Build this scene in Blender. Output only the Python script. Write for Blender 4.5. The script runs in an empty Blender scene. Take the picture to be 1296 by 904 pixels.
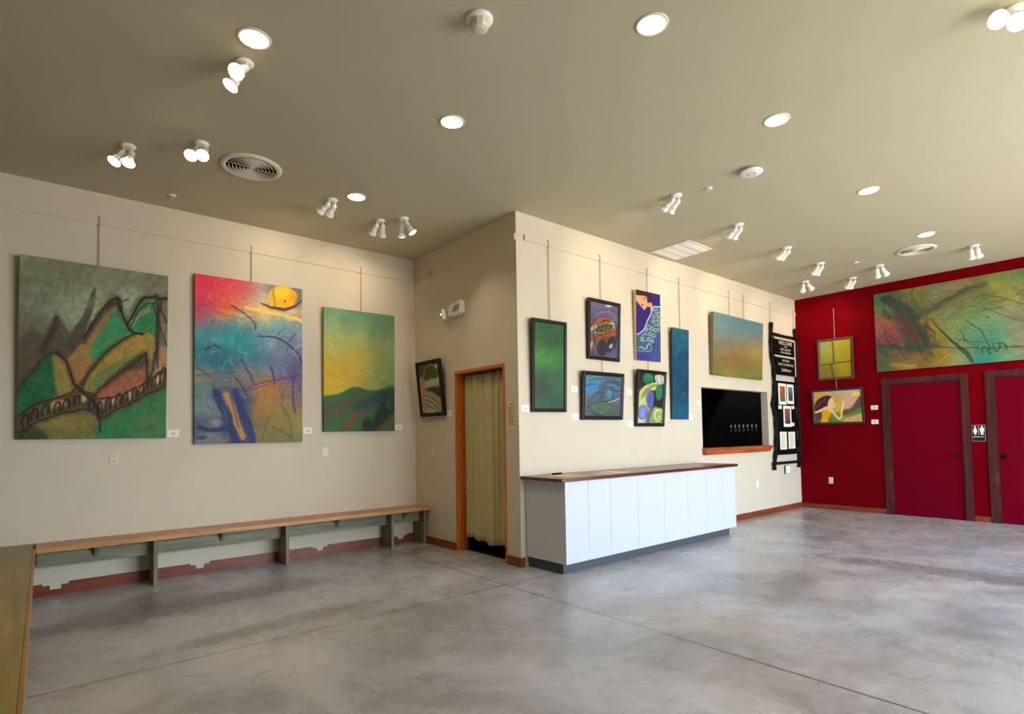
import bpy, bmesh, math, random
import numpy as np
from mathutils import Vector, Matrix
S = bpy.context.scene
C = S.collection
PI = math.pi
random.seed(4)

# ------------------------------------------------------------------ dimensions (metres)
H = 4.012          # ceiling
D = 2.265          # north wall
E_ = 7.139         # east (red) wall
WX = -4.56         # west wall
SY = -7.6          # south (window) wall
TOP = {'A': 0.0, 'C': 0.0, 'B': -PI/2, 'R': -PI/2}
def wpos(wall, u, z, off=0.0):
    """point on a wall: u runs to the right as one faces it, off = distance out of the wall"""
    return {'A': (u, D-off, z), 'C': (u, -off, z), 'B': (-off, -u, z), 'R': (E_-off, -u, z)}[wall]

# ------------------------------------------------------------------ colour
def lin(c):
    a = np.asarray(c, dtype=float)/255.0
    return np.where(a <= .04045, a/12.92, ((a+.055)/1.055)**2.4)
def rgba(c):
    l = lin(c); return (float(l[0]), float(l[1]), float(l[2]), 1.0)

# ------------------------------------------------------------------ materials
def newmat(name):
    m = bpy.data.materials.new(name); m.use_nodes = True
    nt = m.node_tree; b = nt.nodes['Principled BSDF']
    return m, nt, b
def node(nt, t, **kw):
    n = nt.nodes.new(t)
    for k, v in kw.items():
        if k in n.inputs: n.inputs[k].default_value = v
        else: setattr(n, k, v)
    return n
def plain(name, col, rough=.5, metal=0, noise=.0, scale=20, bump=0, bscale=200, spec=.5, coat=0):
    m, nt, b = newmat(name)
    b.inputs['Roughness'].default_value = rough; b.inputs['Metallic'].default_value = metal
    b.inputs['Specular IOR Level'].default_value = spec
    if coat: b.inputs['Coat Weight'].default_value = coat
    tc = node(nt, 'ShaderNodeTexCoord')
    n = node(nt, 'ShaderNodeTexNoise', Scale=scale, Detail=4)
    nt.links.new(tc.outputs['Object'], n.inputs['Vector'])
    r = node(nt, 'ShaderNodeValToRGB')
    c = np.array(rgba(col)[:3]); k = noise
    r.color_ramp.elements[0].color = (*(c*(1-k)), 1); r.color_ramp.elements[0].position = .3
    r.color_ramp.elements[1].color = (*np.minimum(c*(1+k), 1), 1); r.color_ramp.elements[1].position = .7
    nt.links.new(n.outputs['Fac'], r.inputs['Fac']); nt.links.new(r.outputs['Color'], b.inputs['Base Color'])
    if bump:
        n2 = node(nt, 'ShaderNodeTexNoise', Scale=bscale, Detail=2)
        nt.links.new(tc.outputs['Object'], n2.inputs['Vector'])
        bp = node(nt, 'ShaderNodeBump', Strength=bump, Distance=.01)
        nt.links.new(n2.outputs['Fac'], bp.inputs['Height']); nt.links.new(bp.outputs['Normal'], b.inputs['Normal'])
    return m
def emit(name, col, s):
    m, nt, b = newmat(name)
    b.inputs['Base Color'].default_value = rgba(col); b.inputs['Emission Color'].default_value = rgba(col)
    b.inputs['Emission Strength'].default_value = s
    return m
def wood(name, ca, cb, knot, axis='X', rough=.45, scale=1.0, kn=1.0, bump=.15):
    """long-grained board; grain runs along axis"""
    m, nt, b = newmat(name)
    tc = node(nt, 'ShaderNodeTexCoord'); mp = node(nt, 'ShaderNodeMapping')
    sc = {'X': (.6, 9, 9), 'Y': (9, .6, 9), 'Z': (9, 9, .6)}[axis]
    mp.inputs['Scale'].default_value = [s*scale for s in sc]
    nt.links.new(tc.outputs['Object'], mp.inputs['Vector'])
    n = node(nt, 'ShaderNodeTexNoise', Scale=2.2, Detail=7, Roughness=.62, Distortion=.8)
    nt.links.new(mp.outputs['Vector'], n.inputs['Vector'])
    r = node(nt, 'ShaderNodeValToRGB')
    r.color_ramp.elements[0].color = rgba(ca); r.color_ramp.elements[0].position = .32
    r.color_ramp.elements[1].color = rgba(cb); r.color_ramp.elements[1].position = .68
    nt.links.new(n.outputs['Fac'], r.inputs['Fac'])
    mp2 = node(nt, 'ShaderNodeMapping')
    s2 = {'X': (1.6, 4, 4), 'Y': (4, 1.6, 4), 'Z': (4, 4, 1.6)}[axis]
    mp2.inputs['Scale'].default_value = [s*scale for s in s2]
    nt.links.new(tc.outputs['Object'], mp2.inputs['Vector'])
    v = node(nt, 'ShaderNodeTexVoronoi', Scale=1.0)
    nt.links.new(mp2.outputs['Vector'], v.inputs['Vector'])
    kr = node(nt, 'ShaderNodeValToRGB')
    kr.color_ramp.elements[0].color = (kn, kn, kn, 1); kr.color_ramp.elements[0].position = .05
    kr.color_ramp.elements[1].color = (0, 0, 0, 1); kr.color_ramp.elements[1].position = .17
    nt.links.new(v.outputs['Distance'], kr.inputs['Fac'])
    mx = node(nt, 'ShaderNodeMixRGB'); mx.inputs['Color2'].default_value = rgba(knot)
    nt.links.new(kr.outputs['Color'], mx.inputs['Fac']); nt.links.new(r.outputs['Color'], mx.inputs['Color1'])
    nt.links.new(mx.outputs['Color'], b.inputs['Base Color'])
    b.inputs['Roughness'].default_value = rough
    bp = node(nt, 'ShaderNodeBump', Strength=bump, Distance=.004)
    nt.links.new(n.outputs['Fac'], bp.inputs['Height']); nt.links.new(bp.outputs['Normal'], b.inputs['Normal'])
    return m

def concrete():
    m, nt, b = newmat('polished_concrete')
    g = node(nt, 'ShaderNodeNewGeometry')
    def nz(s, d, r, dist=0, sc=None):
        n = node(nt, 'ShaderNodeTexNoise', Scale=s, Detail=d, Roughness=r, Distortion=dist)
        if sc:
            mp = node(nt, 'ShaderNodeMapping'); mp.inputs['Scale'].default_value = sc
            mp.inputs['Rotation'].default_value = (0, 0, .5)
            nt.links.new(g.outputs['Position'], mp.inputs['Vector']); nt.links.new(mp.outputs['Vector'], n.inputs['Vector'])
        else: nt.links.new(g.outputs['Position'], n.inputs['Vector'])
        return n
    n1 = nz(.8, 14, .68, .5); n2 = nz(2.6, 14, .74, .6); n3 = nz(.35, 3, .5)
    r1 = node(nt, 'ShaderNodeValToRGB'); e = r1.color_ramp.elements
    e[0].position = .34; e[0].color = rgba((140, 139, 140)); e[1].position = .66; e[1].color = rgba((198, 197, 198))
    x = e.new(.5); x.color = rgba((174, 174, 177))
    nt.links.new(n1.outputs['Fac'], r1.inputs['Fac'])
    r2 = node(nt, 'ShaderNodeValToRGB'); e = r2.color_ramp.elements
    e[0].position = .36; e[0].color = (.78, .78, .79, 1); e[1].position = .62; e[1].color = (1.1, 1.1, 1.1, 1)
    nt.links.new(n2.outputs['Fac'], r2.inputs['Fac'])
    mul = node(nt, 'ShaderNodeMixRGB', blend_type='MULTIPLY'); mul.inputs['Fac'].default_value = .6
    nt.links.new(r1.outputs['Color'], mul.inputs['Color1']); nt.links.new(r2.outputs['Color'], mul.inputs['Color2'])
    # warm / violet tint drift
    r3 = node(nt, 'ShaderNodeValToRGB'); e = r3.color_ramp.elements
    e[0].position = .4; e[0].color = (1.04, .99, .93, 1); e[1].position = .6; e[1].color = (.97, .98, 1.04, 1)
    nt.links.new(n3.outputs['Fac'], r3.inputs['Fac'])
    mul2 = node(nt, 'ShaderNodeMixRGB', blend_type='MULTIPLY'); mul2.inputs['Fac'].default_value = 1
    nt.links.new(mul.outputs['Color'], mul2.inputs['Color1']); nt.links.new(r3.outputs['Color'], mul2.inputs['Color2'])
    # saw-cut joints and two long dark stains
    sep = node(nt, 'ShaderNodeSeparateXYZ'); nt.links.new(g.outputs['Position'], sep.inputs[0])
    def M(op, a, bb, c=None):
        k = node(nt, 'ShaderNodeMath', operation=op)
        for i, q in enumerate((a, bb, c)):
            if q is None: continue
            if isinstance(q, (int, float)): k.inputs[i].default_value = q
            else: nt.links.new(q, k.inputs[i])
        return k.outputs[0]
    wob = M('MULTIPLY', M('SUBTRACT', n2.outputs['Fac'], .5), .02)
    jx = [M('COMPARE', M('ADD', sep.outputs['X'], wob), v, w) for v, w in ((-.6, .010), (3.35, .010))]
    jy = [M('MULTIPLY', M('COMPARE', M('ADD', sep.outputs['Y'], wob), -.455, .009), M('LESS_THAN', sep.outputs['X'], .1))]
    j = M('MINIMUM', M('ADD', M('ADD', jx[0], jx[1]), jy[0]), 1.0)
    mj = node(nt, 'ShaderNodeMixRGB'); mj.inputs['Color2'].default_value = rgba((70, 64, 58))
    nt.links.new(M('MULTIPLY', j, .75), mj.inputs['Fac']); nt.links.new(mul2.outputs['Color'], mj.inputs['Color1'])
    def stain(cx, cy, ax, ay, ang):
        mp = node(nt, 'ShaderNodeMapping', vector_type='TEXTURE')
        mp.inputs['Location'].default_value = (cx, cy, 0); mp.inputs['Rotation'].default_value = (0, 0, ang)
        mp.inputs['Scale'].default_value = (ax, ay, 1); nt.links.new(g.outputs['Position'], mp.inputs['Vector'])
        ln = node(nt, 'ShaderNodeVectorMath', operation='LENGTH'); nt.links.new(mp.outputs['Vector'], ln.inputs[0])
        q = node(nt, 'ShaderNodeMapRange', interpolation_type='SMOOTHSTEP')
        q.inputs['From Min'].default_value = .35; q.inputs['From Max'].default_value = 1.1
        q.inputs['To Min'].default_value = 1; q.inputs['To Max'].default_value = 0
        nt.links.new(M('ADD', ln.outputs['Value'], M('MULTIPLY', M('SUBTRACT', n2.outputs['Fac'], .5), 1.3)), q.inputs['Value'])
        return q.outputs['Result']
    cur = mj.outputs['Color']
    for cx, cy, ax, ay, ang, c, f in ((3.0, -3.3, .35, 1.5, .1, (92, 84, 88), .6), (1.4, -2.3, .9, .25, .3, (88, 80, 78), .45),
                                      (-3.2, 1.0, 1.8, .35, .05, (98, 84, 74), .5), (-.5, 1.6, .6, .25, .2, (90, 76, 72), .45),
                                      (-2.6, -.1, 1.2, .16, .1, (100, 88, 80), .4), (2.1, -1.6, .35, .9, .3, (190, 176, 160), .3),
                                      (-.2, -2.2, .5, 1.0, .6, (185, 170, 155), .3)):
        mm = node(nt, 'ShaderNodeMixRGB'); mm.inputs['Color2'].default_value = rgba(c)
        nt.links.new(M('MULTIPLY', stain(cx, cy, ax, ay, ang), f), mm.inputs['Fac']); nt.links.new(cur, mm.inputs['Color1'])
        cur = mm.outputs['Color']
    nt.links.new(cur, b.inputs['Base Color'])
    rr = node(nt, 'ShaderNodeMapRange'); rr.inputs['To Min'].default_value = .16; rr.inputs['To Max'].default_value = .4
    nt.links.new(n2.outputs['Fac'], rr.inputs['Value']); nt.links.new(rr.outputs['Result'], b.inputs['Roughness'])
    b.inputs['Specular IOR Level'].default_value = .5
    bp = node(nt, 'ShaderNodeBump', Strength=.12, Distance=.01)
    nt.links.new(M('SUBTRACT', M('MULTIPLY', n2.outputs['Fac'], .3), j), bp.inputs['Height']); nt.links.new(bp.outputs['Normal'], b.inputs['Normal'])
    return m

def painted(name, rough=.5, bump=.25, coat=0.0):
    """oil / acrylic paint: pigment comes from the colour attribute of the canvas mesh"""
    m, nt, b = newmat(name)
    a = node(nt, 'ShaderNodeVertexColor'); a.layer_name = 'pigment'
    tc = node(nt, 'ShaderNodeTexCoord')
    n = node(nt, 'ShaderNodeTexNoise', Scale=60, Detail=5)
    nt.links.new(tc.outputs['Object'], n.inputs['Vector'])
    r = node(nt, 'ShaderNodeMapRange'); r.inputs['To Min'].default_value = .86; r.inputs['To Max'].default_value = 1.14
    nt.links.new(n.outputs['Fac'], r.inputs['Value'])
    mx = node(nt, 'ShaderNodeMixRGB', blend_type='MULTIPLY'); mx.inputs['Fac'].default_value = 1
    nt.links.new(a.outputs['Color'], mx.inputs['Color1']); nt.links.new(r.outputs['Result'], mx.inputs['Color2'])
    nt.links.new(mx.outputs['Color'], b.inputs['Base Color'])
    b.inputs['Roughness'].default_value = rough; b.inputs['Specular IOR Level'].default_value = .2
    if coat: b.inputs['Coat Weight'].default_value = coat; b.inputs['Coat Roughness'].default_value = .05
    bp = node(nt, 'ShaderNodeBump', Strength=bump, Distance=.004)
    nt.links.new(n.outputs['Fac'], bp.inputs['Height']); nt.links.new(bp.outputs['Normal'], b.inputs['Normal'])
    return m

WALLC = (214, 202, 180)
M_ = dict(
    wall=plain('wall_paint', WALLC, .75, noise=.02, scale=3, bump=.05, bscale=260),
    ceil=plain('ceiling_paint', (192, 183, 153), .8, noise=.02, scale=2, bump=.04, bscale=260),
    red=plain('red_paint', (114, 0, 12), .6, spec=.04, noise=.04, scale=3, bump=.04, bscale=260),
    reddoor=plain('red_door_paint', (112, 0, 26), .55, spec=.05, noise=.03, scale=3, bump=.03, bscale=200),
    westw=plain('bounce_cut_olive', (116, 108, 84), .8, noise=.03, scale=3),  # unseen west wall, tone darkened to cut bounce onto the doorway wall
    dark=plain('unlit_room_black', (16, 15, 14), .9, noise=.1),  # near-black colour stands in for the darkness of the unlit back room
    floor=concrete(),
    bench=wood('bench_pine', (168, 110, 64), (214, 156, 100), (98, 58, 34), 'X', .4, kn=.6),
    benchtop=wood('bench_top_stain', (122, 102, 46), (152, 132, 64), (104, 78, 40), 'Y', .38, kn=.3),
    benchedge=wood('bench_pine_nosing', (122, 92, 46), (170, 122, 62), (88, 60, 30), 'Y', .4, kn=.5),
    green=wood('green_bench_stain', (100, 102, 76), (150, 148, 114), (80, 78, 54), 'X', .55, kn=.4),
    greenz=wood('green_bench_stain_upright', (98, 98, 72), (144, 142, 108), (74, 74, 52), 'Z', .55, kn=.4),
    base=wood('baseboard_stain', (104, 44, 20), (148, 70, 32), (70, 28, 16), 'X', .4, kn=.3),
    basey=wood('baseboard_stain_side', (104, 44, 20), (148, 70, 32), (70, 28, 16), 'Y', .4, kn=.3),
    jamb=wood('knotty_pine_jamb', (186, 92, 24), (226, 130, 44), (104, 34, 12), 'Z', .4, kn=1),
    sill=wood('hatch_sill_wood', (140, 62, 26), (196, 102, 52), (80, 30, 14), 'X', .35, kn=.7),
    casing=wood('red_stained_casing', (24, 3, 6), (92, 12, 14), (120, 66, 40), 'Z', .6, kn=.6, scale=.8, bump=.5),
    top=wood('walnut_countertop', (62, 24, 18), (120, 58, 44), (46, 18, 14), 'X', .25, kn=.3),
    white=plain('white_laminate', (203, 206, 211), .35, noise=.01),
    toe=plain('toe_kick_grey', (72, 74, 80), .6, noise=.05),
    plate=plain('cream_plastic', (226, 214, 186), .4),
    platew=plain('white_plastic', (246, 245, 242), .4),
    slot=plain('socket_slot', (60, 50, 42), .6),
    card=plain('white_card', (245, 242, 232), .7),
    ink=plain('printed_ink', (70, 66, 62), .8),
    frame=plain('dark_wood_frame', (22, 17, 15), .45, noise=.25, scale=30, spec=.3),
    frameb=plain('worn_brown_frame', (58, 44, 34), .5, noise=.35, scale=30),
    framey=plain('brown_grey_frame', (84, 66, 44), .5, noise=.3, scale=24),
    side=plain('canvas_edge_dark', (62, 56, 40), .8, noise=.2),
    rod=plain('grey_metal_rod', (172, 158, 130), .5),
    railp=plain('rail_paint', (206, 190, 160), .7),
    cap=plain('white_rail_cap', (238, 232, 220), .5),
    fix=plain('white_enamel', (250, 247, 240), .3),
    bulb=emit('lit_reflector_bulb', (255, 240, 214), 9.0),
    bulbdim=emit('reflector_bulb', (255, 246, 232), 2.2),
    can=emit('downlight_lens', (255, 232, 192), 14.0),
    cantrim=plain('downlight_trim', (240, 226, 200), .4),
    vent=plain('vent_enamel', (224, 214, 196), .4),
    ventd=plain('vent_shadow_metal', (22, 19, 17), .9, spec=.1),
    curtain=plain('olive_curtain', (200, 188, 140), .85, noise=.05, scale=8, bump=.1, bscale=300),
    branch=plain('dark_branch', (22, 14, 14), .7, spec=.15, noise=.4, scale=14, bump=.5, bscale=40),
    chalk=plain('chalkboard', (9, 8, 8), .8, noise=.2, scale=10, spec=.1),
    chalkt=plain('chalk', (214, 206, 196), .9),
    chalkf=plain('board_frame_pale', (206, 190, 168), .7),
    black=plain('black_felt', (8, 7, 7), .9, noise=.1, spec=.1),
    paper=plain('paper', (238, 232, 214), .8),
    paper2=plain('cream_paper', (214, 196, 150), .8),
    notice=plain('notice_paper', (226, 210, 168), .8),
    steel=plain('brushed_steel', (200, 200, 200), .25, metal=1),
    dsteel=plain('dark_steel', (70, 72, 72), .4, metal=.7, noise=.1),
    bronze=plain('dark_bronze', (26, 10, 10), .35, metal=.6),
    black_sign=plain('black_sign', (14, 18, 20), .4),
    signb=plain('sign_border', (190, 170, 160), .4),
    signw=plain('sign_white', (240, 244, 242), .5),
    alu=plain('window_frame_bronze', (60, 54, 48), .4, metal=.4),
    oil=painted('oil_paint', .55, .3), acryl=painted('acrylic_paint', .5, .2), glazed=painted('framed_paint', .4, .15),
)
m = M_['oil']

# ------------------------------------------------------------------ mesh helpers
class MB:
    def __init__(s): s.bm = bmesh.new()
    def box(s, x0, x1, y0, y1, z0, z1, bev=0.0, mi=0):
        r = bmesh.ops.create_cube(s.bm, size=1)
        v = r['verts']
        for q in v: q.co = Vector((x0+(q.co.x+.5)*(x1-x0), y0+(q.co.y+.5)*(y1-y0), z0+(q.co.z+.5)*(z1-z0)))
        fs = {f for q in v for f in q.link_faces}
        for f in fs: f.material_index = mi
        if bev:
            es = list({e for q in v for e in q.link_edges})
            bmesh.ops.bevel(s.bm, geom=es, offset=bev, segments=2, profile=.5, affect='EDGES')
        return s
    def prism(s, pts, axis, a, b, mi=0):
        """extrude a polygon; pts in the two other axes (cyclic order), from a to b along axis"""
        def P(u, v, w): return {'x': (w, u, v), 'y': (u, w, v), 'z': (u, v, w)}[axis]
        A = [s.bm.verts.new(P(u, v, a)) for u, v in pts]; B = [s.bm.verts.new(P(u, v, b)) for u, v in pts]
        n = len(pts); fs = [s.bm.faces.new(A), s.bm.faces.new(B)]
        for i in range(n): fs.append(s.bm.faces.new((A[i], A[(i+1) % n], B[(i+1) % n], B[i])))
        for f in fs: f.material_index = mi
        return s
    def lathe(s, prof, M=Matrix(), n=24, cap=True, mi=0, smooth=True):
        """prof: (radius, z) list, revolved about z then transformed by M"""
        rings = []
        for r, z in prof:
            rings.append([s.bm.verts.new(M @ Vector((r*math.cos(2*PI*i/n), r*math.sin(2*PI*i/n), z))) for i in range(n)])
        for a, b in zip(rings, rings[1:]):
            for i in range(n):
                f = s.bm.faces.new((a[i], a[(i+1) % n], b[(i+1) % n], b[i])); f.smooth = smooth; f.material_index = mi
        if cap:
            for rg in (rings[0], rings[-1]):
                f = s.bm.faces.new(rg); f.material_index = mi
        return s
    def tube(s, pts, r, n=8, mi=0):
        pts = [Vector(p) for p in pts]; rings = []
        rr = r if isinstance(r, (list, tuple)) else [r]*len(pts)
        for i, p in enumerate(pts):
            t = (pts[min(i+1, len(pts)-1)]-pts[max(i-1, 0)]).normalized()
            a = t.orthogonal().normalized() if abs(t.z) < .99 else Vector((1, 0, 0)); 
            a = (Vector((1, .3, 0))-t*t.dot(Vector((1, .3, 0)))).normalized() if abs(t.x) < .9 else Vector((0, 0, 1))
            a = (a-t*t.dot(a)).normalized(); b = t.cross(a)
            rings.append([s.bm.verts.new(p+a*rr[i]*math.cos(2*PI*k/n)+b*rr[i]*math.sin(2*PI*k/n)) for k in range(n)])
        for A, B in zip(rings, rings[1:]):
            for k in range(n):
                f = s.bm.faces.new((A[k], A[(k+1) % n], B[(k+1) % n], B[k])); f.smooth = True; f.material_index = mi
        for rg in (rings[0], rings[-1]): s.bm.faces.new(rg).material_index = mi
        return s
    def build(s, name, mats, parent=None):
        bmesh.ops.recalc_face_normals(s.bm, faces=s.bm.faces)
        me = bpy.data.meshes.new(name); s.bm.to_mesh(me); s.bm.free()
        for mm in (mats if isinstance(mats, (list, tuple)) else [mats]): me.materials.append(M_[mm] if isinstance(mm, str) else mm)
        o = bpy.data.objects.new(name, me); C.objects.link(o)
        if parent: o.parent = parent
        return o
def tag(o, label=None, cat=None, group=None, kind=None):
    if label: o['label'] = label
    if cat: o['category'] = cat
    if group: o['group'] = group
    if kind: o['kind'] = kind
    return o
def empty(name, loc=(0, 0, 0), rz=0.0, lean=0.0, roll=0.0):
    o = bpy.data.objects.new(name, None); o.empty_display_size = .1; C.objects.link(o)
    o.location = loc
    if lean or roll:
        o.rotation_mode = 'QUATERNION'
        o.rotation_quaternion = (Matrix.Rotation(rz, 4, 'Z') @ Matrix.Rotation(lean, 4, 'X') @ Matrix.Rotation(roll, 4, 'Y')).to_quaternion()
    else: o.rotation_euler = (0, 0, rz)
    return o
def struct(name, mb, mat, parent=None):
    o = mb.build(name, mat, parent)
    if not parent: o['kind'] = 'structure'
    return o
def copy_tree(o, parent=None):
    c = o.copy(); C.objects.link(c); c.parent = parent
    for ch in list(o.children): copy_tree(ch, c)
    return c

# ------------------------------------------------------------------ room shell
t = .12
struct('floor', MB().box(WX-t, 8.2, SY-t, 3.6, -.1, 0), 'floor')
struct('ceiling', MB().box(WX-t, 8.2, SY-t, 3.6, H, H+.1), 'ceil')
struct('wall_north', MB().box(WX-t, t, D, D+t, 0, H), 'wall')
struct('wall_west', MB().box(WX-t, WX, SY, D, 0, H), 'westw')
# inner west wall (curtain doorway)
JY0, JY1, JZ = .235, 1.262, 2.30
struct('wall_inner_west', MB().box(0, t, 0, JY0, 0, H).box(0, t, JY1, D, 0, H).box(0, t, JY0, JY1, JZ, H), 'wall')
# inner south wall (serving hatch)
HX0, HX1, HZ0, HZ1 = 3.728, 5.888, 1.20, 2.165
struct('wall_inner_south', MB().box(t, HX0, 0, t, 0, H).box(HX1, E_, 0, t, 0, H).box(HX0, HX1, 0, t, 0, HZ0).box(HX0, HX1, 0, t, HZ1, H), 'wall')
D1 = (1.515, 2.515); D2 = (2.915, 3.915); DZ = 2.245
mb = MB().box(E_, E_+t, SY, -D2[1], 0, H).box(E_, E_+t, -D2[0], -D1[1], 0, H).box(E_, E_+t, -D1[0], t, 0, H)
mb.box(E_, E_+t, -D1[1], -D1[0], DZ, H).box(E_, E_+t, -D2[1], -D2[0], DZ, H)
struct('wall_east', mb, 'red')
# south wall: storefront glazing behind the camera
wins = [(-.6, 1.6), (2.0, 4.2), (4.6, 6.8)]
mb = MB(); xs = [WX-t]
WZ0, WZ1 = .15, 3.3
prev = WX-t
for a, b in wins:
    mb.box(prev, a, SY-t, SY, 0, H); mb.box(a, b, SY-t, SY, 0, WZ0); mb.box(a, b, SY-t, SY, WZ1, H); prev = b
mb.box(prev, 8.2, SY-t, SY, 0, H)
struct('wall_south', mb, 'wall')
for i, (a, b) in enumerate(wins):
    w = MB(); y0, y1 = SY-.09, SY-.03; k = .05
    w.box(a, a+k, y0, y1, WZ0, WZ1).box(b-k, b, y0, y1, WZ0, WZ1).box(a+k, b-k, y0, y1, WZ0, WZ0+k).box(a+k, b-k, y0, y1, WZ1-k, WZ1)
    w.box((a+b)/2-k/2, (a+b)/2+k/2, y0, y1, WZ0+k, WZ1-k)
    struct('window_%d' % (i+1), w, 'alu')
# back room
# unseen boxes added behind the red doors to stop light leaking in
struct('wall_light_seal', MB().box(E_+t+.6, E_+t+.66, -4.3, -1.2, 0, H).box(E_+t, E_+t+.6, -1.3, -1.24, 0, H).box(E_+t, E_+t+.6, -4.2, -4.14, 0, H), 'dark')
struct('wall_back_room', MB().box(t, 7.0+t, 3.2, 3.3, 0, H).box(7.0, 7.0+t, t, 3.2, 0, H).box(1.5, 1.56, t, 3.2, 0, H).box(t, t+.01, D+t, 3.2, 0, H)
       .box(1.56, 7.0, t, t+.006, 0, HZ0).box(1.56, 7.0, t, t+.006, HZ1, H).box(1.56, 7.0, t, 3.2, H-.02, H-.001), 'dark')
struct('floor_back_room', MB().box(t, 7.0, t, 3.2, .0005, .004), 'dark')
# baseboards
def notched(x0, x1, y0, y1, notches, h=.115):
    pts = [(x0, 0), (x1, 0), (x1, h)]
    for a, b in sorted(notches, reverse=True):
        m1, m2 = b-(b-a)*.27, a+(b-a)*.27
        pts += [(b, h), (b, h-.022), (m1, h-.022), (m1, h-.062), (m2, h-.062), (m2, h-.022), (a, h-.022), (a, h)]
    pts.append((x0, h))
    return MB().prism(pts, 'y', y0, y1)
struct('baseboard_north', notched(WX, 0, D-.016, D-.0002, [(-4.07, -3.86), (-2.83, -2.63), (-1.49, -1.29), (-.36, -.16)]), 'base')
struct('baseboard_inner_west', MB().box(-.016, -.0002, JY1+.002, D-.016, 0, .1), 'basey')
struct('baseboard_corner', MB().box(-.016, -.0002, -.016, JY0-.003, 0, .1).box(-.0002, .05, -.016, -.0002, 0, .1), 'basey')
struct('baseboard_inner_south', MB().box(3.52, E_-.016, -.016, -.0002, 0, .1), 'base')
struct('baseboard_east', MB().box(E_-.016, E_-.0002, -1.418, -.0002, 0, .085).box(E_-.016, E_-.0002, -2.812, -2.618, 0, .085)
       .box(E_-.016, E_-.0002, SY, -4.02, 0, .085), 'basey')
struct('baseboard_west', MB().box(WX, WX+.016, SY, D-.016, 0, .1), 'basey')

# doorway liner (knotty pine)
w = MB(); k = .036
w.box(-.006, .15, JY1-k, JY1-.0005, 0, JZ-k).box(-.006, .15, JY0+.0005, JY0+k, 0, JZ-k).box(-.006, .15, JY0+.0005, JY1-.0005, JZ-k, JZ-.0005)
struct('trim_1', w, 'jamb')
# picture rails: painted flat strips round the room
RZ0, RZ1 = 3.684, 3.752
w = MB().box(WX, -.001, D-.014, D-.0002, RZ0, RZ1, mi=0)
struct('trim_2', w, 'wall')
w = MB().box(-.014, -.0002, .02, D-.015, RZ0, RZ1)
o = struct('trim_3', w, ['wall']); MB().box(-.016, -.0004, .006, .0195, RZ0-.004, RZ1+.002).build('rail_end_cap', 'cap', o)
w = MB().box(.126, E_-.001, -.014, -.0002, RZ0+.012, RZ1+.012)
o = struct('trim_4', w, ['wall']); MB().box(.116, .1255, -.016, -.0004, RZ0+.010, RZ1+.014).build('rail_end_cap', 'rod', o)

# red doors
def door(name, y0, y1, hinge_left, ly):
    r = empty(name, (E_, -(y0+y1)/2, 0), -PI/2); r['kind'] = 'structure'
    wd = y1-y0; h = wd/2
    f = MB().box(-h-.098, -h, -.022, -.0005, 0, DZ).box(h, h+.098, -.022, -.0005, 0, DZ).box(-h-.098, h+.098, -.022, -.0005, DZ, DZ+.092)
    f.box(-h, -h+.02, .0005, t-.01, 0, DZ).box(h-.02, h, .0005, t-.01, 0, DZ).box(-h+.02, h-.02, .0005, t-.01, DZ-.02, DZ)
    f.build('door_casing', 'casing', r)
    MB().box(-h+.022, h-.022, .008, .05, .012, DZ-.022).build('door_slab', 'reddoor', r)
    s = 1 if hinge_left else -1
    x = ly; g = MB()
    g.lathe([(.0, 0), (.033, 0), (.033, .008), (.012, .010), (.012, .05), (0, .05)], Matrix.Translation((x, .0078, 1.02)) @ Matrix.Rotation(PI/2, 4, 'X'), 20, cap=False)
    g.tube([(x, -.038, 1.02), (x-s*.05, -.04, 1.02), (x-s*.11, -.036, 1.018)], [.011, .009, .007])
    g.build('door_handle', 'bronze', r)
door('door_1', D1[0], D1[1], True, .42)
door('door_2', D2[0], D2[1], False, -.42)

# ------------------------------------------------------------------ serving hatch sill
w = MB()
w.prism([(3.695, 1.218), (5.89, 1.218), (5.80, 1.112), (3.72, 1.112)], 'y', -.0875, -.0005)
o = w.build('hatch_sill', 'sill')
for v in o.data.vertices:
    if v.co.y < -.05 and v.co.z < 1.15: v.co.y = -.062
MB().box(HX0+.001, HX1-.001, -.0004, t-.002, 1.2003, 1.2178).build('inner_ledge', 'sill', o)
tag(o, 'thick red-brown wooden sill with bevelled underside below the dark serving hatch', 'sill')

# taps on the back-room wall
r = empty('beer_tap_wall', (6.995, 1.01, 1.0), -PI/2); tag(r, 'dark steel tap panel with seven small taps deep inside the dark serving hatch', 'beer taps')
MB().box(-.32, .32, -.05, 0, 0, .47, .006).build('splash_panel', 'dsteel', r)
MB().box(-.32, .32, -.16, -.0505, 0, .03, .004).build('drip_tray', 'dsteel', r)
for i in range(7):
    x = -.27+.09*i
    g = MB().tube([(x, -.0, .50), (x, -.07, .50)], .009).tube([(x, -.065, .505), (x, -.075, .455)], .007).tube([(x, -.07, .51), (x, -.072, .54), (x, -.072, .61)], [.007, .013, .016], 10)
    g.build('tap', 'platew', r)

L = bpy.data.lights.new('tap_fill_spot', 'SPOT'); L.energy = 30; L.spot_size = .9; L.color = (1, .95, .88); L.shadow_soft_size = .05  # unseen spot added only to brighten the taps, it has no fixture
o = bpy.data.objects.new('tap_fill_spot', L); C.objects.link(o); o.location = (6.2, 1.1, 3.2); o.rotation_mode = 'QUATERNION'; o.rotation_quaternion = Vector((.75, -.1, -1.65)).to_track_quat('-Z', 'Y')

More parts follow.
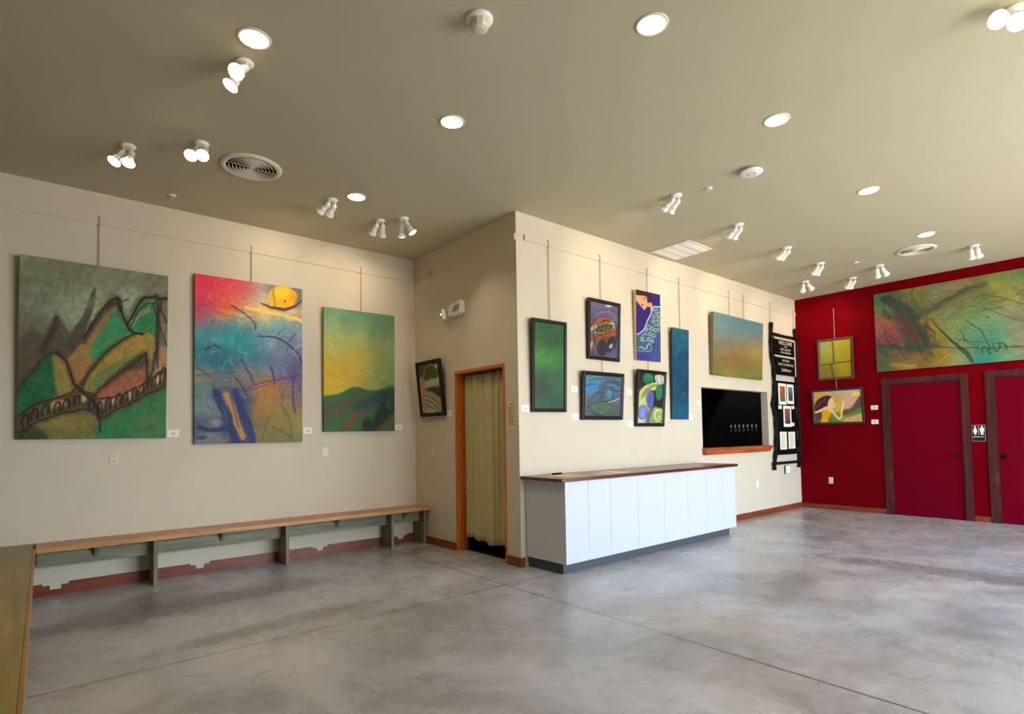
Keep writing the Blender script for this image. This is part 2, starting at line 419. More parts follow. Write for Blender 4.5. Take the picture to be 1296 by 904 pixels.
# ------------------------------------------------------------------ benches
SZ, ST = .462, .508
r = empty('long_bench', (-2.05, 2.05, 0))
tag(r, 'long low wall bench with orange pine seat and green legs below the three large paintings', 'bench')
def bl(o): o.location = -r.location; return o
bl(MB().box(-4.12, -.002, 1.895, D-.001, SZ, ST, .004).build('seat', 'bench', r))
legx = [-3.19, -1.885, -.535, -.045]
for x in legx:
    bl(MB().box(x-.018, x+.018, 1.965, D-.02, 0, SZ-.0005, .002).build('leg', 'greenz', r))
segs = [(-4.11, -3.209), (-3.171, -1.904), (-1.866, -.554), (-.516, -.064)]
for a, b in segs:
    bl(MB().box(a, b, 2.09, 2.11, SZ-.16, SZ-.0005).build('apron', 'green', r))
for x in (-3.67, -2.55, -1.24, -.30):
    bl(MB().prism([(1.985, SZ-.0006), (2.0895, SZ-.0006), (2.0895, SZ-.115)], 'x', x-.017, x+.017).build('bracket', 'green', r))
r = empty('side_bench', (-4.34, -1.0, 0))
tag(r, 'olive topped bench along the left edge running toward the camera', 'bench')
bl(MB().box(WX+.001, -4.142, -4.0, 2.262, SZ, ST, .003).build('seat', 'benchtop', r))
bl(MB().box(-4.1418, -4.121, -4.0, 1.894, SZ, ST, .003).build('nosing', 'benchedge', r))
for y in (1.5, .1, -1.3, -2.7, -3.96):
    bl(MB().box(WX+.02, -4.19, y-.018, y+.018, 0, SZ-.0005, .002).build('leg', 'greenz', r))
ys = [1.89, 1.5, .1, -1.3, -2.7, -3.96]
for a, b in zip(ys, ys[1:]):
    bl(MB().box(-4.32, -4.30, b+.019, a-.019, SZ-.16, SZ-.0005).build('apron', 'green', r))

# ------------------------------------------------------------------ counter
r = empty('serving_counter', (1.8, -.3, 0)); tag(r, 'long white panelled counter with a dark grey toe kick below the serving hatch wall', 'counter')
CF = -.61; CX0, CX1 = .072, 3.505; CB = .113; CT = .9675
bl(MB().box(.10, 3.44, -.555, -.018, 0, CB-.0005).build('toe_kick', 'toe', r))
bl(MB().box(CX0, CX1, CF, -.012, CB, CT).build('carcass', 'white', r))
seams = [CX0, .426, .785, 1.278, 1.799, 2.304, 2.735, 3.16, CX1]
for a, b in zip(seams, seams[1:]):
    bl(MB().box(a+.0015, b-.0015, CF-.019, CF-.0005, CB+.001, CT-.004, .0012).build('door', 'white', r))
r = empty('countertop', (1.8, -.3, .968)); tag(r, 'dark walnut countertop slab on top of the white counter', 'countertop')
bl(MB().box(.002, 3.545, -.66, -.001, CT+.0005, 1.004, .004).build('slab', 'top', r))
# papers on it
def sheet(x, y, rz, w_, h_, lab, mat='paper2', grp=None, n=1, z=1.0045):
    e = MB().box(-w_/2, w_/2, -h_/2, h_/2, 0, .0012*n)
    o = e.build('flyer', mat); o.location = (x, y, z); o.rotation_euler = (0, 0, rz)
    tag(o, lab, 'paper', grp)
sheet(.36, -.36, .12, .42, .30, 'large cream sheet lying nearest the left end of the walnut countertop', n=2)
sheet(.80, -.46, -.06, .30, .22, 'small cream flyer lying second from the left end of the countertop', n=2)
sheet(1.12, -.40, .05, .24, .28, 'pale paper flyer lying farthest right among the countertop papers', 'paper', n=2)
o = MB().box(-.07, .07, -.015, .015, 0, .018, .004).build('wooden_pen_tray', 'branch'); o.location = (.45, -.13, 1.0046); tag(o, 'small dark block lying behind the papers on the countertop', 'block')

# ------------------------------------------------------------------ the painter: pigments computed stroke by stroke
def fbm(x, y, seed, oct=4):
    rs = np.random.RandomState(seed); out = 0; amp = 1; tot = 0
    for o_ in range(oct):
        g = rs.rand(64, 64); xi = np.floor(x).astype(int); yi = np.floor(y).astype(int); fx = x-xi; fy = y-yi
        fx = fx*fx*(3-2*fx); fy = fy*fy*(3-2*fy)
        a = g[yi % 64, xi % 64]; b = g[yi % 64, (xi+1) % 64]; c = g[(yi+1) % 64, xi % 64]; d = g[(yi+1) % 64, (xi+1) % 64]
        out = out+amp*((a*(1-fx)+b*fx)*(1-fy)+(c*(1-fx)+d*fx)*fy); tot += amp; amp *= .55; x = x*2.03+7.1; y = y*2.03+3.7
    return out/tot-.5
def smooth_path(p, closed=False, k=5):
    p = np.array(p, float)
    if len(p) < 3: return p
    n = len(p); out = []
    rng = range(n if closed else n-1)
    for i in rng:
        g = (lambda j: p[j % n]) if closed else (lambda j: p[min(max(j, 0), n-1)])
        a, b, c, d = g(i-1), g(i), g(i+1), g(i+2)
        for q in range(k):
            s = q/k; out.append(.5*((2*b)+(-a+c)*s+(2*a-5*b+4*c-d)*s*s+(-a+3*b-3*c+d)*s**3))
    if not closed: out.append(p[-1])
    return np.array(out)
class Art:
    """a picture surface of nx by ny brush points; X, Y are sketch coordinates"""
    def __init__(s, quad, nx, ny, seed=1, wob=2.0, wsc=.03):
        s.nx, s.ny, s.seed = nx, ny, seed
        u, v = np.meshgrid(np.linspace(0, 1, nx), np.linspace(0, 1, ny)); q = np.array(quad, float)
        P = ((1-u)*(1-v))[..., None]*q[0]+(u*(1-v))[..., None]*q[1]+(u*v)[..., None]*q[2]+((1-u)*v)[..., None]*q[3]
        s.X0, s.Y0 = P[..., 0].copy(), P[..., 1].copy()
        s.X = s.X0+wob*2*fbm(s.X0*wsc, s.Y0*wsc, seed); s.Y = s.Y0+wob*2*fbm(s.X0*wsc+9, s.Y0*wsc+5, seed+1)
        s.c = np.zeros((ny, nx, 3)); s.k = 0
    def base(s, pts, sig):
        num = 0; den = 0
        for x, y, c in pts:
            w_ = np.exp(-((s.X-x)**2+(s.Y-y)**2)/(2*sig*sig))+1e-9; num = num+w_[..., None]*np.array(c, float); den = den+w_
        s.c = num/den[..., None]; return s
    def mix(s, a, col):
        a = np.clip(a, 0, 1)[..., None]; s.c = s.c*(1-a)+np.array(col, float)*a; return s
    def tex(s, amt, sx, sy, ang=0.0, oct=4):
        s.k += 1; ca, sa = math.cos(ang), math.sin(ang)
        n = fbm((s.X0*ca+s.Y0*sa)*sx+50, (-s.X0*sa+s.Y0*ca)*sy+50, s.seed+10+s.k, oct); s.c = s.c*(1+amt*2*n[..., None]); return s
    def tint(s, col, sc, thr, alpha, soft=.08, ang=0.0, sy=None):
        s.k += 1; ca, sa = math.cos(ang), math.sin(ang); sy = sy or sc
        n = fbm((s.X0*ca+s.Y0*sa)*sc+20, (-s.X0*sa+s.Y0*ca)*sy+20, s.seed+30+s.k); return s.mix(np.clip((n-thr)/soft, 0, 1)*alpha, col)
    def blob(s, x, y, rx, ry, col, alpha=1, ang=0.0, soft=.5):
        ca, sa = math.cos(ang), math.sin(ang); dx, dy = s.X-x, s.Y-y
        d = np.sqrt(((dx*ca+dy*sa)/rx)**2+((-dx*sa+dy*ca)/ry)**2)
        return s.mix(np.clip((1+soft-d)/(2*soft+1e-6), 0, 1)*alpha, col)
    def _dist(s, p, bb):
        iy, ix = bb; X, Y = s.X[iy, ix], s.Y[iy, ix]; best = np.full(X.shape, 1e9); bt = np.zeros(X.shape); n = len(p)-1
        for i in range(n):
            a, b = p[i], p[i+1]; d = b-a; L = max(d@d, 1e-9); tt = np.clip(((X-a[0])*d[0]+(Y-a[1])*d[1])/L, 0, 1)
            q = np.hypot(X-a[0]-tt*d[0], Y-a[1]-tt*d[1]); m_ = q < best; best = np.where(m_, q, best); bt = np.where(m_, (i+tt)/n, bt)
        return best, bt
    def _bb(s, p, r):
        m_ = (s.X > p[:, 0].min()-r) & (s.X < p[:, 0].max()+r) & (s.Y > p[:, 1].min()-r) & (s.Y < p[:, 1].max()+r)
        ys, xs = np.where(m_)
        if len(ys) == 0: return None
        return slice(ys.min(), ys.max()+1), slice(xs.min(), xs.max()+1)
    def st(s, pts, w_, col, alpha=1, soft=1.2, taper=0.0, dry=0.0):
        p = smooth_path(pts); bb = s._bb(p, w_+3*soft)
        if bb is None: return s
        d, t_ = s._dist(p, bb); ww = w_/2*(1-taper*np.abs(2*t_-1)**2)
        a = np.clip((ww-d)/soft+.5, 0, 1)*alpha
        if dry:
            s.k += 1; a = a*np.clip(1+dry*4*fbm(s.X0[bb]*.25, s.Y0[bb]*.25, s.seed+60+s.k % 7), 0, 1)
        a = a[..., None]; s.c[bb] = s.c[bb]*(1-a)+np.array(col, float)*a; return s
    def pg(s, pts, col, alpha=1, soft=1.5, curve=True):
        p = smooth_path(pts, True, 4) if curve else np.array(pts, float)
        p = np.vstack([p, p[:1]]); bb = s._bb(p, 2*soft+1)
        if bb is None: return s
        X, Y = s.X[bb], s.Y[bb]; ins = np.zeros(X.shape, bool)
        for a, b in zip(p, p[1:]):
            if a[1] == b[1]: continue
            cnd = ((a[1] > Y) != (b[1] > Y)) & (X < (b[0]-a[0])*(Y-a[1])/(b[1]-a[1])+a[0]); ins ^= cnd
        d, _ = s._dist(p, bb); sd = np.where(ins, d, -d); a = np.clip(sd/(2*soft)+.5, 0, 1)*alpha
        a = a[..., None]; s.c[bb] = s.c[bb]*(1-a)+np.array(col, float)*a; return s
    def rnd(s, n, area, w_, ln, cols, alpha=.6, ang=0.0, dang=.5, soft=1, curv=.0):
        rs = np.random.RandomState(s.seed+n); x0, y0, x1, y1 = area
        for i in range(n):
            x, y = x0+rs.rand()*(x1-x0), y0+rs.rand()*(y1-y0); a = ang+(rs.rand()-.5)*2*dang; l = ln*(.5+rs.rand()); c = curv*l*(rs.rand()-.5)*2
            dx, dy = math.cos(a)*l/2, math.sin(a)*l/2
            s.st([(x-dx, y-dy), (x-math.sin(a)*c, y+math.cos(a)*c), (x+dx, y+dy)], w_*(.6+.8*rs.rand()), cols[rs.randint(len(cols))], alpha*(.5+.5*rs.rand()), soft, .5)
        return s

def canvas_mesh(name, art, w_, h_, y=0.0, depth=0.0, mat='oil', parent=None, gain=1.0, edge=None):
    """grid facing -y, spanning x -w/2..w/2, z 0..h, pigment per vertex; with depth it is a stretched canvas whose edges wrap back"""
    nx, ny = art.nx, art.ny; col = lin(np.clip(art.c, 0, 255))*gain
    xs = np.linspace(-w_/2, w_/2, nx); zs = np.linspace(h_, 0, ny)
    XX, ZZ = np.meshgrid(xs, zs); co = np.stack([XX, np.full_like(XX, y), ZZ], -1).reshape(-1, 3); cc = col.reshape(-1, 3)
    idx = np.arange(nx*ny).reshape(ny, nx)
    q = np.stack([idx[1:, :-1], idx[1:, 1:], idx[:-1, 1:], idx[:-1, :-1]], -1).reshape(-1, 4)
    faces = q.tolist()
    if depth:
        ring = np.concatenate([idx[0, :], idx[1:, -1], idx[-1, -2::-1], idx[-2:0:-1, 0]])
        b0 = len(co); co = np.vstack([co, co[ring]+np.array([0, depth, 0])])
        ec = cc[ring]*.45 if edge is None else np.tile(lin(edge), (len(ring), 1))
        e1 = len(co); co = np.vstack([co, co[ring]]); e2 = e1
        cc = np.vstack([cc, ec, ec]); n = len(ring)
        for i in range(n):
            j = (i+1) % n; faces.append([e2+i, e2+j, b0+j, b0+i])
    me = bpy.data.meshes.new(name); me.from_pydata(co.tolist(), [], faces); 
    at = me.color_attributes.new('pigment', 'FLOAT_COLOR', 'POINT')
    at.data.foreach_set('color', np.hstack([np.clip(cc, 0, 1), np.ones((len(cc), 1))]).astype(np.float32).ravel())
    me.materials.append(M_[mat]); me.update()
    o = bpy.data.objects.new(name, me); C.objects.link(o)
    if parent: o.parent = parent
    return o
def canvas(wall, u, v, w_, h_, lean, roll, art, label, depth=.04, gain=1.0, edge=None, mat='oil'):
    r = empty('painting', wpos(wall, u, v, .0006), TOP[wall], lean, roll or 1e-6); tag(r, label, 'painting')
    canvas_mesh('painted_canvas', art, w_, h_, -depth, depth-.0015, mat, r, gain, edge)
    a = w_/2-.004; q = .045
    MB().box(-a, a, -.014, 0, .004, q).box(-a, a, -.014, 0, h_-q, h_-.004).box(-a, -a+q, -.014, 0, q, h_-q).box(a-q, a, -.014, 0, q, h_-q).build('stretcher_bar', 'bench', r)
    return r
def framed(wall, u, v, w_, h_, lean, roll, art, label, fw=.045, depth=.04, gain=1.0, fm='frame', matte=0.0, name='framed_painting'):
    r = empty(name, wpos(wall, u, v, .0006), TOP[wall], lean, roll); tag(r, label, 'painting')
    f = MB(); a = w_/2
    prof = [(0, 0), (0, -depth), (fw*.25, -depth-.003), (fw*.75, -depth+.004), (fw, -depth+.012), (fw, 0)]   # inward distance, y
    # mitred moulding: one ring of profile loops
    cs = [(-1, 0, 1, 1), (1, 0, -1, 1), (1, 1, -1, -1), (-1, 1, 1, -1)]
    loops = []
    for sx, sz, ix, iz in cs:
        loops.append([f.bm.verts.new((sx*a+ix*d, yy, sz*h_+iz*d)) for d, yy in prof])
    for i in range(4):
        A, B = loops[i], loops[(i+1) % 4]
        for k_ in range(len(prof)):
            f.bm.faces.new((A[k_], A[(k_+1) % len(prof)], B[(k_+1) % len(prof)], B[k_]))
    f.build('frame', fm, r)
    e = fw-.002
    if matte:
        b0 = MB(); b0.box(-a+e, a-e, -depth+.016, -.004, e, h_-e); b0.build('mat_board', 'card', r); e += matte; yy = -depth+.0145; dd = 0.0
    p = canvas_mesh('picture', art, w_-2*e, h_-2*e, -depth+.0145, .010 if not matte else .0012, 'glazed', r, gain); p.location = (0, 0, e)
    return r
# ------------------------------------------------------------------ the paintings
DK = (40, 34, 28)
# 1 grey-green mountains with a viaduct
a = Art([(75, 65), (641, 150), (632, 768), (62, 772)], 250, 300, 11, 7, .02)
a.base([(100, 110, (128, 132, 102)), (250, 130, (118, 120, 94)), (400, 165, (122, 122, 98)), (560, 190, (130, 130, 108)), (150, 230, (122, 130, 104)), (240, 265, (150, 164, 134)),
        (330, 260, (160, 172, 142)), (480, 260, (160, 182, 150)), (610, 220, (112, 106, 88)), (100, 330, (112, 108, 92)), (120, 420, (104, 94, 76)), (220, 420, (112, 100, 80)),
        (90, 520, (84, 84, 62)), (300, 520, (140, 110, 66)), (450, 600, (150, 96, 66)), (200, 700, (90, 100, 50)), (500, 700, (62, 112, 66)), (80, 700, (44, 70, 44))], 60)
a.tex(.08, .02, .03, .3)
for n_, (x, y) in enumerate(((110, 170), (300, 160), (470, 190), (560, 240))): a.st([(x-60, y+20), (x, y-15), (x+70, y+5)], 26, (96, 98, 78), .3, 22)
a.pg([(62, 430), (110, 350), (150, 380), (205, 305), (232, 380), (262, 360), (300, 380), (250, 470), (150, 450), (70, 570)], (88, 78, 64), .85, 9)
a.pg([(345, 188), (342, 250), (318, 330), (262, 430), (240, 400), (300, 290), (325, 220)], (82, 74, 64), .95, 5)
a.st([(205, 310), (180, 370), (140, 440)], 18, (70, 62, 54), .6, 8).st([(215, 320), (250, 400), (262, 470)], 14, (78, 68, 56), .6, 8)
a.pg([(240, 470), (300, 400), (350, 320), (424, 232), (450, 290), (480, 355), (350, 490), (285, 590), (262, 560)], (158, 118, 66), 1, 4)
a.pg([(350, 470), (322, 440), (360, 370), (428, 262), (445, 290), (478, 360), (420, 410)], (52, 142, 92), .9, 12)
a.st([(300, 400), (350, 318), (424, 240)], 26, (78, 66, 54), .75, 10).st([(390, 265), (425, 240), (440, 270)], 24, (58, 54, 46), .8, 8)
a.pg([(475, 340), (500, 290), (530, 248), (575, 255), (592, 330), (590, 392), (540, 370), (490, 372)], (46, 130, 80), 1, 5)
a.st([(480, 345), (515, 300), (560, 280)], 20, (158, 150, 104), .8, 8)
a.pg([(590, 260), (640, 262), (640, 420), (600, 400)], (116, 104, 92), .8, 6)
a.pg([(300, 570), (400, 440), (520, 362), (585, 385), (592, 470), (480, 470), (380, 520), (320, 590)], (162, 134, 60), 1, 4)
a.pg([(310, 575), (370, 505), (450, 465), (540, 440), (560, 470), (450, 510), (350, 580)], (104, 126, 64), .9, 7)
a.pg([(330, 615), (400, 555), (480, 490), (550, 450), (556, 560), (450, 595), (360, 650)], (158, 92, 66), 1, 4)
a.pg([(380, 560), (470, 480), (548, 446), (545, 500), (450, 520), (400, 560)], (78, 62, 48), .85, 8)
a.pg([(560, 450), (590, 430), (640, 430), (640, 510), (560, 545)], (182, 134, 94), .9, 6)
a.pg([(64, 600), (100, 540), (150, 460), (200, 442), (215, 490), (205, 590), (62, 680)], (36, 96, 58), 1, 4)
a.pg([(185, 450), (220, 455), (260, 560), (235, 598), (200, 590)], (150, 126, 66), 1, 6)
a.pg([(62, 720), (160, 690), (300, 655), (350, 690), (350, 772), (62, 775)], (118, 114, 56), 1, 5)
a.pg([(62, 740), (110, 715), (170, 770), (62, 775)], (50, 66, 44), .9, 10).blob(240, 700, 70, 26, (150, 124, 66), .6)
a.pg([(358, 775), (365, 695), (440, 660), (520, 630), (632, 575), (634, 775)], (54, 116, 68), 1, 4)
a.blob(560, 720, 60, 40, (96, 110, 66), .5).blob(420, 730, 50, 30, (40, 130, 70), .6)
a.rnd(130, (65, 470, 632, 770), 8, 44, [(120, 118, 66), (36, 84, 52), (60, 110, 70), (80, 76, 52)], .28, -.6, .6, 6, .2).rnd(70, (70, 90, 632, 300), 22, 90, [(130, 134, 108), (104, 102, 82), (150, 156, 132)], .25, -.5, .5, 14, .2).rnd(50, (300, 260, 600, 600), 9, 44, [(150, 130, 66), (70, 110, 62), (90, 76, 50)], .3, -.9, .4, 6, .2)
for p_ in ([(200, 440), (238, 480), (262, 545), (300, 600), (350, 650)], [(300, 385), (350, 310), (395, 250), (425, 233), (448, 290), (480, 352)], [(290, 585), (330, 505), (400, 430), (490, 372)], [(470, 330), (500, 285), (522, 245), (570, 232), (636, 240)], [(595, 240), (600, 330), (590, 440), (570, 540)], [(330, 612), (390, 560), (470, 500), (548, 446), (552, 560)], [(64, 590), (110, 520), (160, 452), (205, 440)], [(62, 745), (150, 700), (240, 668), (320, 660), (370, 690), (430, 655), (520, 618), (634, 568)], [(205, 305), (190, 350), (150, 440)]):
    a.st(p_, 26, (54, 46, 36), .45, 16, .3, .3)
a.pg([(62, 690), (110, 650), (180, 618), (250, 600), (330, 600), (372, 632), (480, 598), (560, 555), (634, 510), (634, 572), (560, 604), (500, 625), (430, 655), (370, 690), (310, 655), (240, 660), (150, 690), (62, 745)], (84, 66, 46), 1, 4)
for x, y in ((190, 645), (222, 635), (298, 618), (375, 640), (415, 625), (480, 608), (520, 580), (595, 548), (608, 540)): a.blob(x, y, 11, 15, (200, 186, 150), .75, .3)
a.rnd(60, (64, 520, 632, 740), 6, 22, [(44, 36, 28), (60, 48, 34)], .0, 1.3, .5, 3)
a.blob(205, 632, 16, 12, (196, 140, 60), .8).blob(150, 660, 20, 14, (96, 110, 70), .7)
for x, y, h_ in ((95, 700, 46), (125, 680, 44), (160, 662, 40), (205, 650, 44), (235, 640, 40), (275, 625, 36), (330, 640, 50), (362, 660, 60), (395, 640, 50), (432, 625, 46), (460, 612, 40), (500, 600, 44), (530, 585, 40), (565, 560, 44), (600, 545, 50), (622, 525, 50)):
    a.st([(x-10, y+h_/2), (x-12, y), (x, y-h_/2), (x+9, y-h_/3), (x+8, y+h_/3)], 7, DK, .9, 3)
a.st([(62, 745), (150, 700), (240, 668), (320, 660), (370, 690), (430, 655), (520, 618), (634, 568)], 6, DK, .8, 3)
a.st([(62, 690), (120, 645), (200, 612), (290, 590), (350, 612)], 6, DK, .8, 3).st([(350, 620), (440, 605), (540, 560), (634, 505)], 6, DK, .85, 3)
a.st([(290, 585), (330, 505), (400, 430), (490, 372), (540, 368)], 9, (56, 50, 34), .9, 3).st([(345, 490), (300, 545), (260, 590)], 10, (60, 54, 40), .8, 4)
a.st([(200, 440), (238, 480), (262, 545), (300, 600), (350, 650), (362, 740)], 9, DK, .9, 4)
a.st([(424, 236), (445, 285), (480, 352), (530, 372)], 8, DK, .9, 3).st([(300, 385), (350, 310), (395, 250), (425, 233), (448, 250)], 7, DK, .8, 4)
a.st([(470, 330), (500, 285), (522, 245), (555, 228), (636, 238)], 9, DK, .9, 3).st([(480, 355), (520, 280), (560, 252), (600, 262), (636, 330)], 6, DK, .7, 3)
a.st([(590, 225), (600, 330), (588, 440), (560, 560)], 14, (54, 62, 44), .85, 5).st([(610, 240), (590, 380), (596, 500)], 8, DK, .6, 4).st([(575, 250), (610, 350), (636, 420)], 6, DK, .7, 3)
a.st([(550, 445), (548, 500), (556, 570)], 9, DK, .8, 4).st([(455, 245), (470, 238)], 8, DK, .7, 3).st([(64, 590), (110, 520), (160, 452), (205, 440)], 7, (50, 52, 40), .7, 4)
a.st([(330, 612), (390, 560), (470, 500), (548, 446)], 6, DK, .6, 4).st([(70, 770), (90, 735), (110, 760)], 5, DK, .7, 3)
a.tex(.12, .05, .05).tex(.10, .15, .1)
canvas('A', -3.675, 1.495, 1.200, 1.741, .0295, .0012, a, 'leftmost large canvas: green and ochre mountains with a dark viaduct under grey sky', gain=1.15)

# 2 bright sunset over teal water
a = Art([(58, 88), (511, 155), (513, 802), (55, 812)], 190, 275, 22, 6, .025)
a.base([(90, 130, (222, 56, 84)), (150, 150, (224, 60, 88)), (230, 150, (222, 70, 84)), (290, 150, (190, 110, 110)), (90, 210, (216, 62, 92)), (160, 200, (228, 96, 90)), (220, 190, (208, 110, 92)),
        (320, 170, (168, 168, 150)), (300, 210, (190, 180, 150)), (480, 170, (120, 124, 120)), (180, 235, (226, 110, 60)), (100, 250, (196, 84, 100)), (260, 235, (238, 180, 110)),
        (350, 250, (232, 196, 124)), (460, 245, (190, 196, 160)), (130, 290, (112, 128, 140)), (250, 280, (110, 140, 150)), (400, 300, (108, 160, 158)), (480, 310, (130, 150, 160)),
        (120, 350, (70, 146, 156)), (200, 350, (46, 146, 140)), (260, 400, (56, 144, 150)), (350, 370, (112, 146, 162)), (440, 400, (116, 124, 150)), (100, 430, (52, 112, 130)), (180, 460, (46, 108, 126)),
        (300, 460, (70, 116, 136)), (420, 460, (110, 118, 146)), (480, 500, (98, 92, 130)), (110, 545, (126, 130, 112)), (300, 525, (140, 120, 106)), (240, 530, (120, 118, 104)), (90, 610, (90, 134, 130)),
        (100, 660, (116, 138, 136)), (160, 600, (84, 84, 112)), (350, 600, (190, 120, 48)), (330, 650, (160, 122, 60)), (420, 620, (150, 118, 74)), (480, 600, (116, 104, 110)), (420, 700, (138, 124, 58)),
        (480, 720, (156, 132, 62)), (350, 760, (128, 112, 64)), (90, 730, (70, 84, 112)), (120, 780, (116, 130, 124)), (200, 740, (50, 64, 96)), (460, 780, (120, 116, 70)), (250, 640, (60, 76, 118))], 34)
a.tex(.10, .03, .03).rnd(140, (60, 270, 510, 520), 5, 34, [(60, 150, 140), (130, 170, 180), (90, 110, 150), (50, 120, 130), (150, 190, 190)], .5, .4, 1.4, 3, .5)
a.rnd(60, (60, 95, 300, 240), 9, 40, [(232, 60, 90), (214, 48, 70), (236, 110, 90), (240, 90, 100)], .4, .2, 1.2, 5)
a.rnd(70, (150, 215, 510, 290), 6, 44, [(244, 190, 90), (240, 160, 90), (244, 206, 140), (210, 130, 100)], .5, .2, .4, 3)
a.rnd(120, (60, 560, 510, 800), 7, 50, [(60, 74, 110), (150, 120, 60), (110, 140, 130), (90, 70, 100), (170, 120, 60)], .38, 1.0, 1.2, 4, .3)
a.st([(150, 228), (190, 232), (222, 242)], 14, (226, 84, 40), .9, 4).st([(260, 228), (340, 250), (420, 262), (512, 292)], 16, (246, 204, 96), .85, 5)
a.blob(400, 150, 56, 22, (110, 122, 108), .8).blob(495, 190, 24, 40, (116, 116, 122), .7)
a.pg([(362, 170), (385, 145), (430, 142), (470, 158), (488, 180), (470, 215), (430, 230), (385, 225), (360, 200)], (246, 176, 28), 1, 3)
a.pg([(385, 150), (430, 146), (450, 165), (420, 190), (390, 180)], (252, 206, 48), .8, 8).blob(470, 190, 16, 14, (242, 140, 40), .6)
a.st([(383, 145), (380, 180), (390, 240)], 7, (120, 140, 60), .8, 3).st([(326, 214), (370, 232), (430, 240), (478, 226), (512, 196)], 13, (112, 50, 40), .95, 3, .6).blob(430, 205, 5, 5, (90, 60, 40), .8)
a.st([(200, 226), (240, 245), (275, 275), (298, 305), (300, 330)], 5, (74, 44, 92), .95, 1.5).st([(315, 352), (380, 360), (440, 385), (490, 430), (512, 472)], 6, (70, 40, 96), .95, 1.6)
a.st([(95, 414), (118, 396), (140, 396), (155, 408)], 6, (56, 50, 90), .9, 2).st([(60, 224), (100, 222), (130, 216)], 4, (150, 50, 90), .7, 2)
a.st([(60, 525), (130, 512), (220, 508)], 4, (80, 60, 110), .8, 2).st([(65, 490), (90, 505), (120, 528)], 6, (110, 60, 90), .8, 2)
a.st([(250, 580), (330, 552), (400, 540), (512, 516)], 6, (96, 60, 120), .85, 2).st([(240, 590), (300, 575), (360, 560)], 5, (80, 60, 110), .7, 2)
a.st([(205, 510), (230, 550), (260, 600)], 7, (70, 50, 110), .85, 2.5).st([(240, 455), (265, 500), (295, 555)], 8, (74, 64, 130), .85, 3).st([(365, 480), (378, 515), (385, 555)], 10, (84, 50, 130), .9, 3)
a.st([(470, 525), (468, 600), (476, 672)], 10, (104, 50, 110), .9, 3).st([(410, 520), (440, 545), (465, 530), (505, 524)], 5, (100, 56, 124), .7, 2)
a.st([(140, 590), (160, 650), (190, 710), (215, 800)], 30, (44, 56, 98), .92, 8).st([(215, 590), (240, 660), (270, 730), (290, 800)], 30, (44, 58, 104), .92, 8).st([(140, 580), (180, 572), (240, 585)], 9, (84, 60, 120), .5, 6)
a.st([(180, 605), (205, 660), (225, 720), (245, 780)], 26, (186, 140, 84), .9, 8).st([(195, 610), (215, 680), (230, 740)], 7, (120, 60, 60), .8, 3).st([(165, 650), (185, 720)], 6, (90, 110, 140), .6, 3)
a.st([(330, 800), (345, 740), (368, 690)], 5, (40, 100, 70), .9, 2).st([(378, 740), (420, 760), (465, 790)], 5, (36, 96, 66), .9, 2).st([(415, 640), (440, 690), (460, 720), (462, 790)], 7, (60, 110, 90), .85, 3).st([(300, 700), (330, 640), (360, 600)], 4, (130, 120, 40), .7, 2)
a.st([(75, 740), (120, 755), (170, 745)], 18, (40, 48, 90), .8, 6).blob(140, 722, 22, 14, (190, 150, 180), .5).blob(80, 785, 20, 8, (40, 50, 80), .8)
for x, y in ((430, 320), (480, 345)): a.st([(x, y), (x-12, y+12), (x-34, y+30)], 5, (50, 120, 110), .9, 2)
a.st([(480, 345), (455, 370), (440, 420)], 4, (60, 80, 110), .8, 2).tex(.07, .2, .2)
rs = np.random.RandomState(3)
for i in range(40): a.blob(100+rs.rand()*400, 300+rs.rand()*330, 2+2*rs.rand(), 1.5+1.5*rs.rand(), (200, 215, 215), .45)
canvas('A', -2.213, 1.421, 1.182, 1.901, .0079, -.0043, a, 'tall bright canvas of red and orange sunset over teal water, middle of three large', gain=1.15)

# 3 yellow-green hillside
a = Art([(70, 247), (398, 289), (395, 816), (75, 818)], 130, 205, 33, 6, .02)
a.base([(100, 270, (112, 146, 112)), (200, 290, (84, 134, 108)), (330, 310, (86, 124, 98)), (100, 360, (156, 168, 110)), (200, 370, (130, 154, 104)), (320, 380, (112, 134, 92)), (110, 440, (176, 172, 92)),
        (210, 440, (168, 162, 82)), (330, 460, (124, 142, 88)), (100, 530, (196, 162, 44)), (190, 520, (196, 158, 56)), (260, 500, (164, 150, 70)), (360, 530, (120, 144, 90)), (100, 600, (200, 160, 40)),
        (200, 580, (182, 156, 62)), (300, 580, (140, 150, 78)), (370, 600, (112, 134, 80)), (150, 640, (190, 170, 62))], 42)
a.tex(.07, .02, .03, .6)
a.pg([(60, 672), (130, 650), (210, 618), (300, 632), (400, 618), (400, 830), (60, 830)], (52, 96, 56), 1, 6)
a.pg([(60, 720), (140, 680), (220, 640), (270, 640), (200, 690), (120, 750), (60, 790)], (92, 72, 62), .75, 14).pg([(200, 700), (300, 650), (400, 625), (400, 700), (300, 700), (240, 720)], (48, 66, 66), .9, 12)
a.pg([(130, 810), (170, 760), (230, 722), (260, 725), (210, 770), (170, 820)], (120, 66, 62), .85, 10).pg([(90, 820), (130, 770), (200, 720), (170, 770), (130, 820)], (56, 100, 50), .8, 8)
a.pg([(240, 820), (250, 765), (275, 750), (290, 770), (320, 700), (345, 680), (370, 720), (395, 690), (398, 820)], (36, 50, 40), .95, 6)
a.pg([(300, 825), (340, 780), (398, 730), (398, 825)], (84, 92, 34), .85, 10).pg([(200, 815), (215, 770), (240, 760), (240, 815)], (60, 98, 54), .8, 8).blob(350, 650, 50, 20, (40, 54, 56), .7)
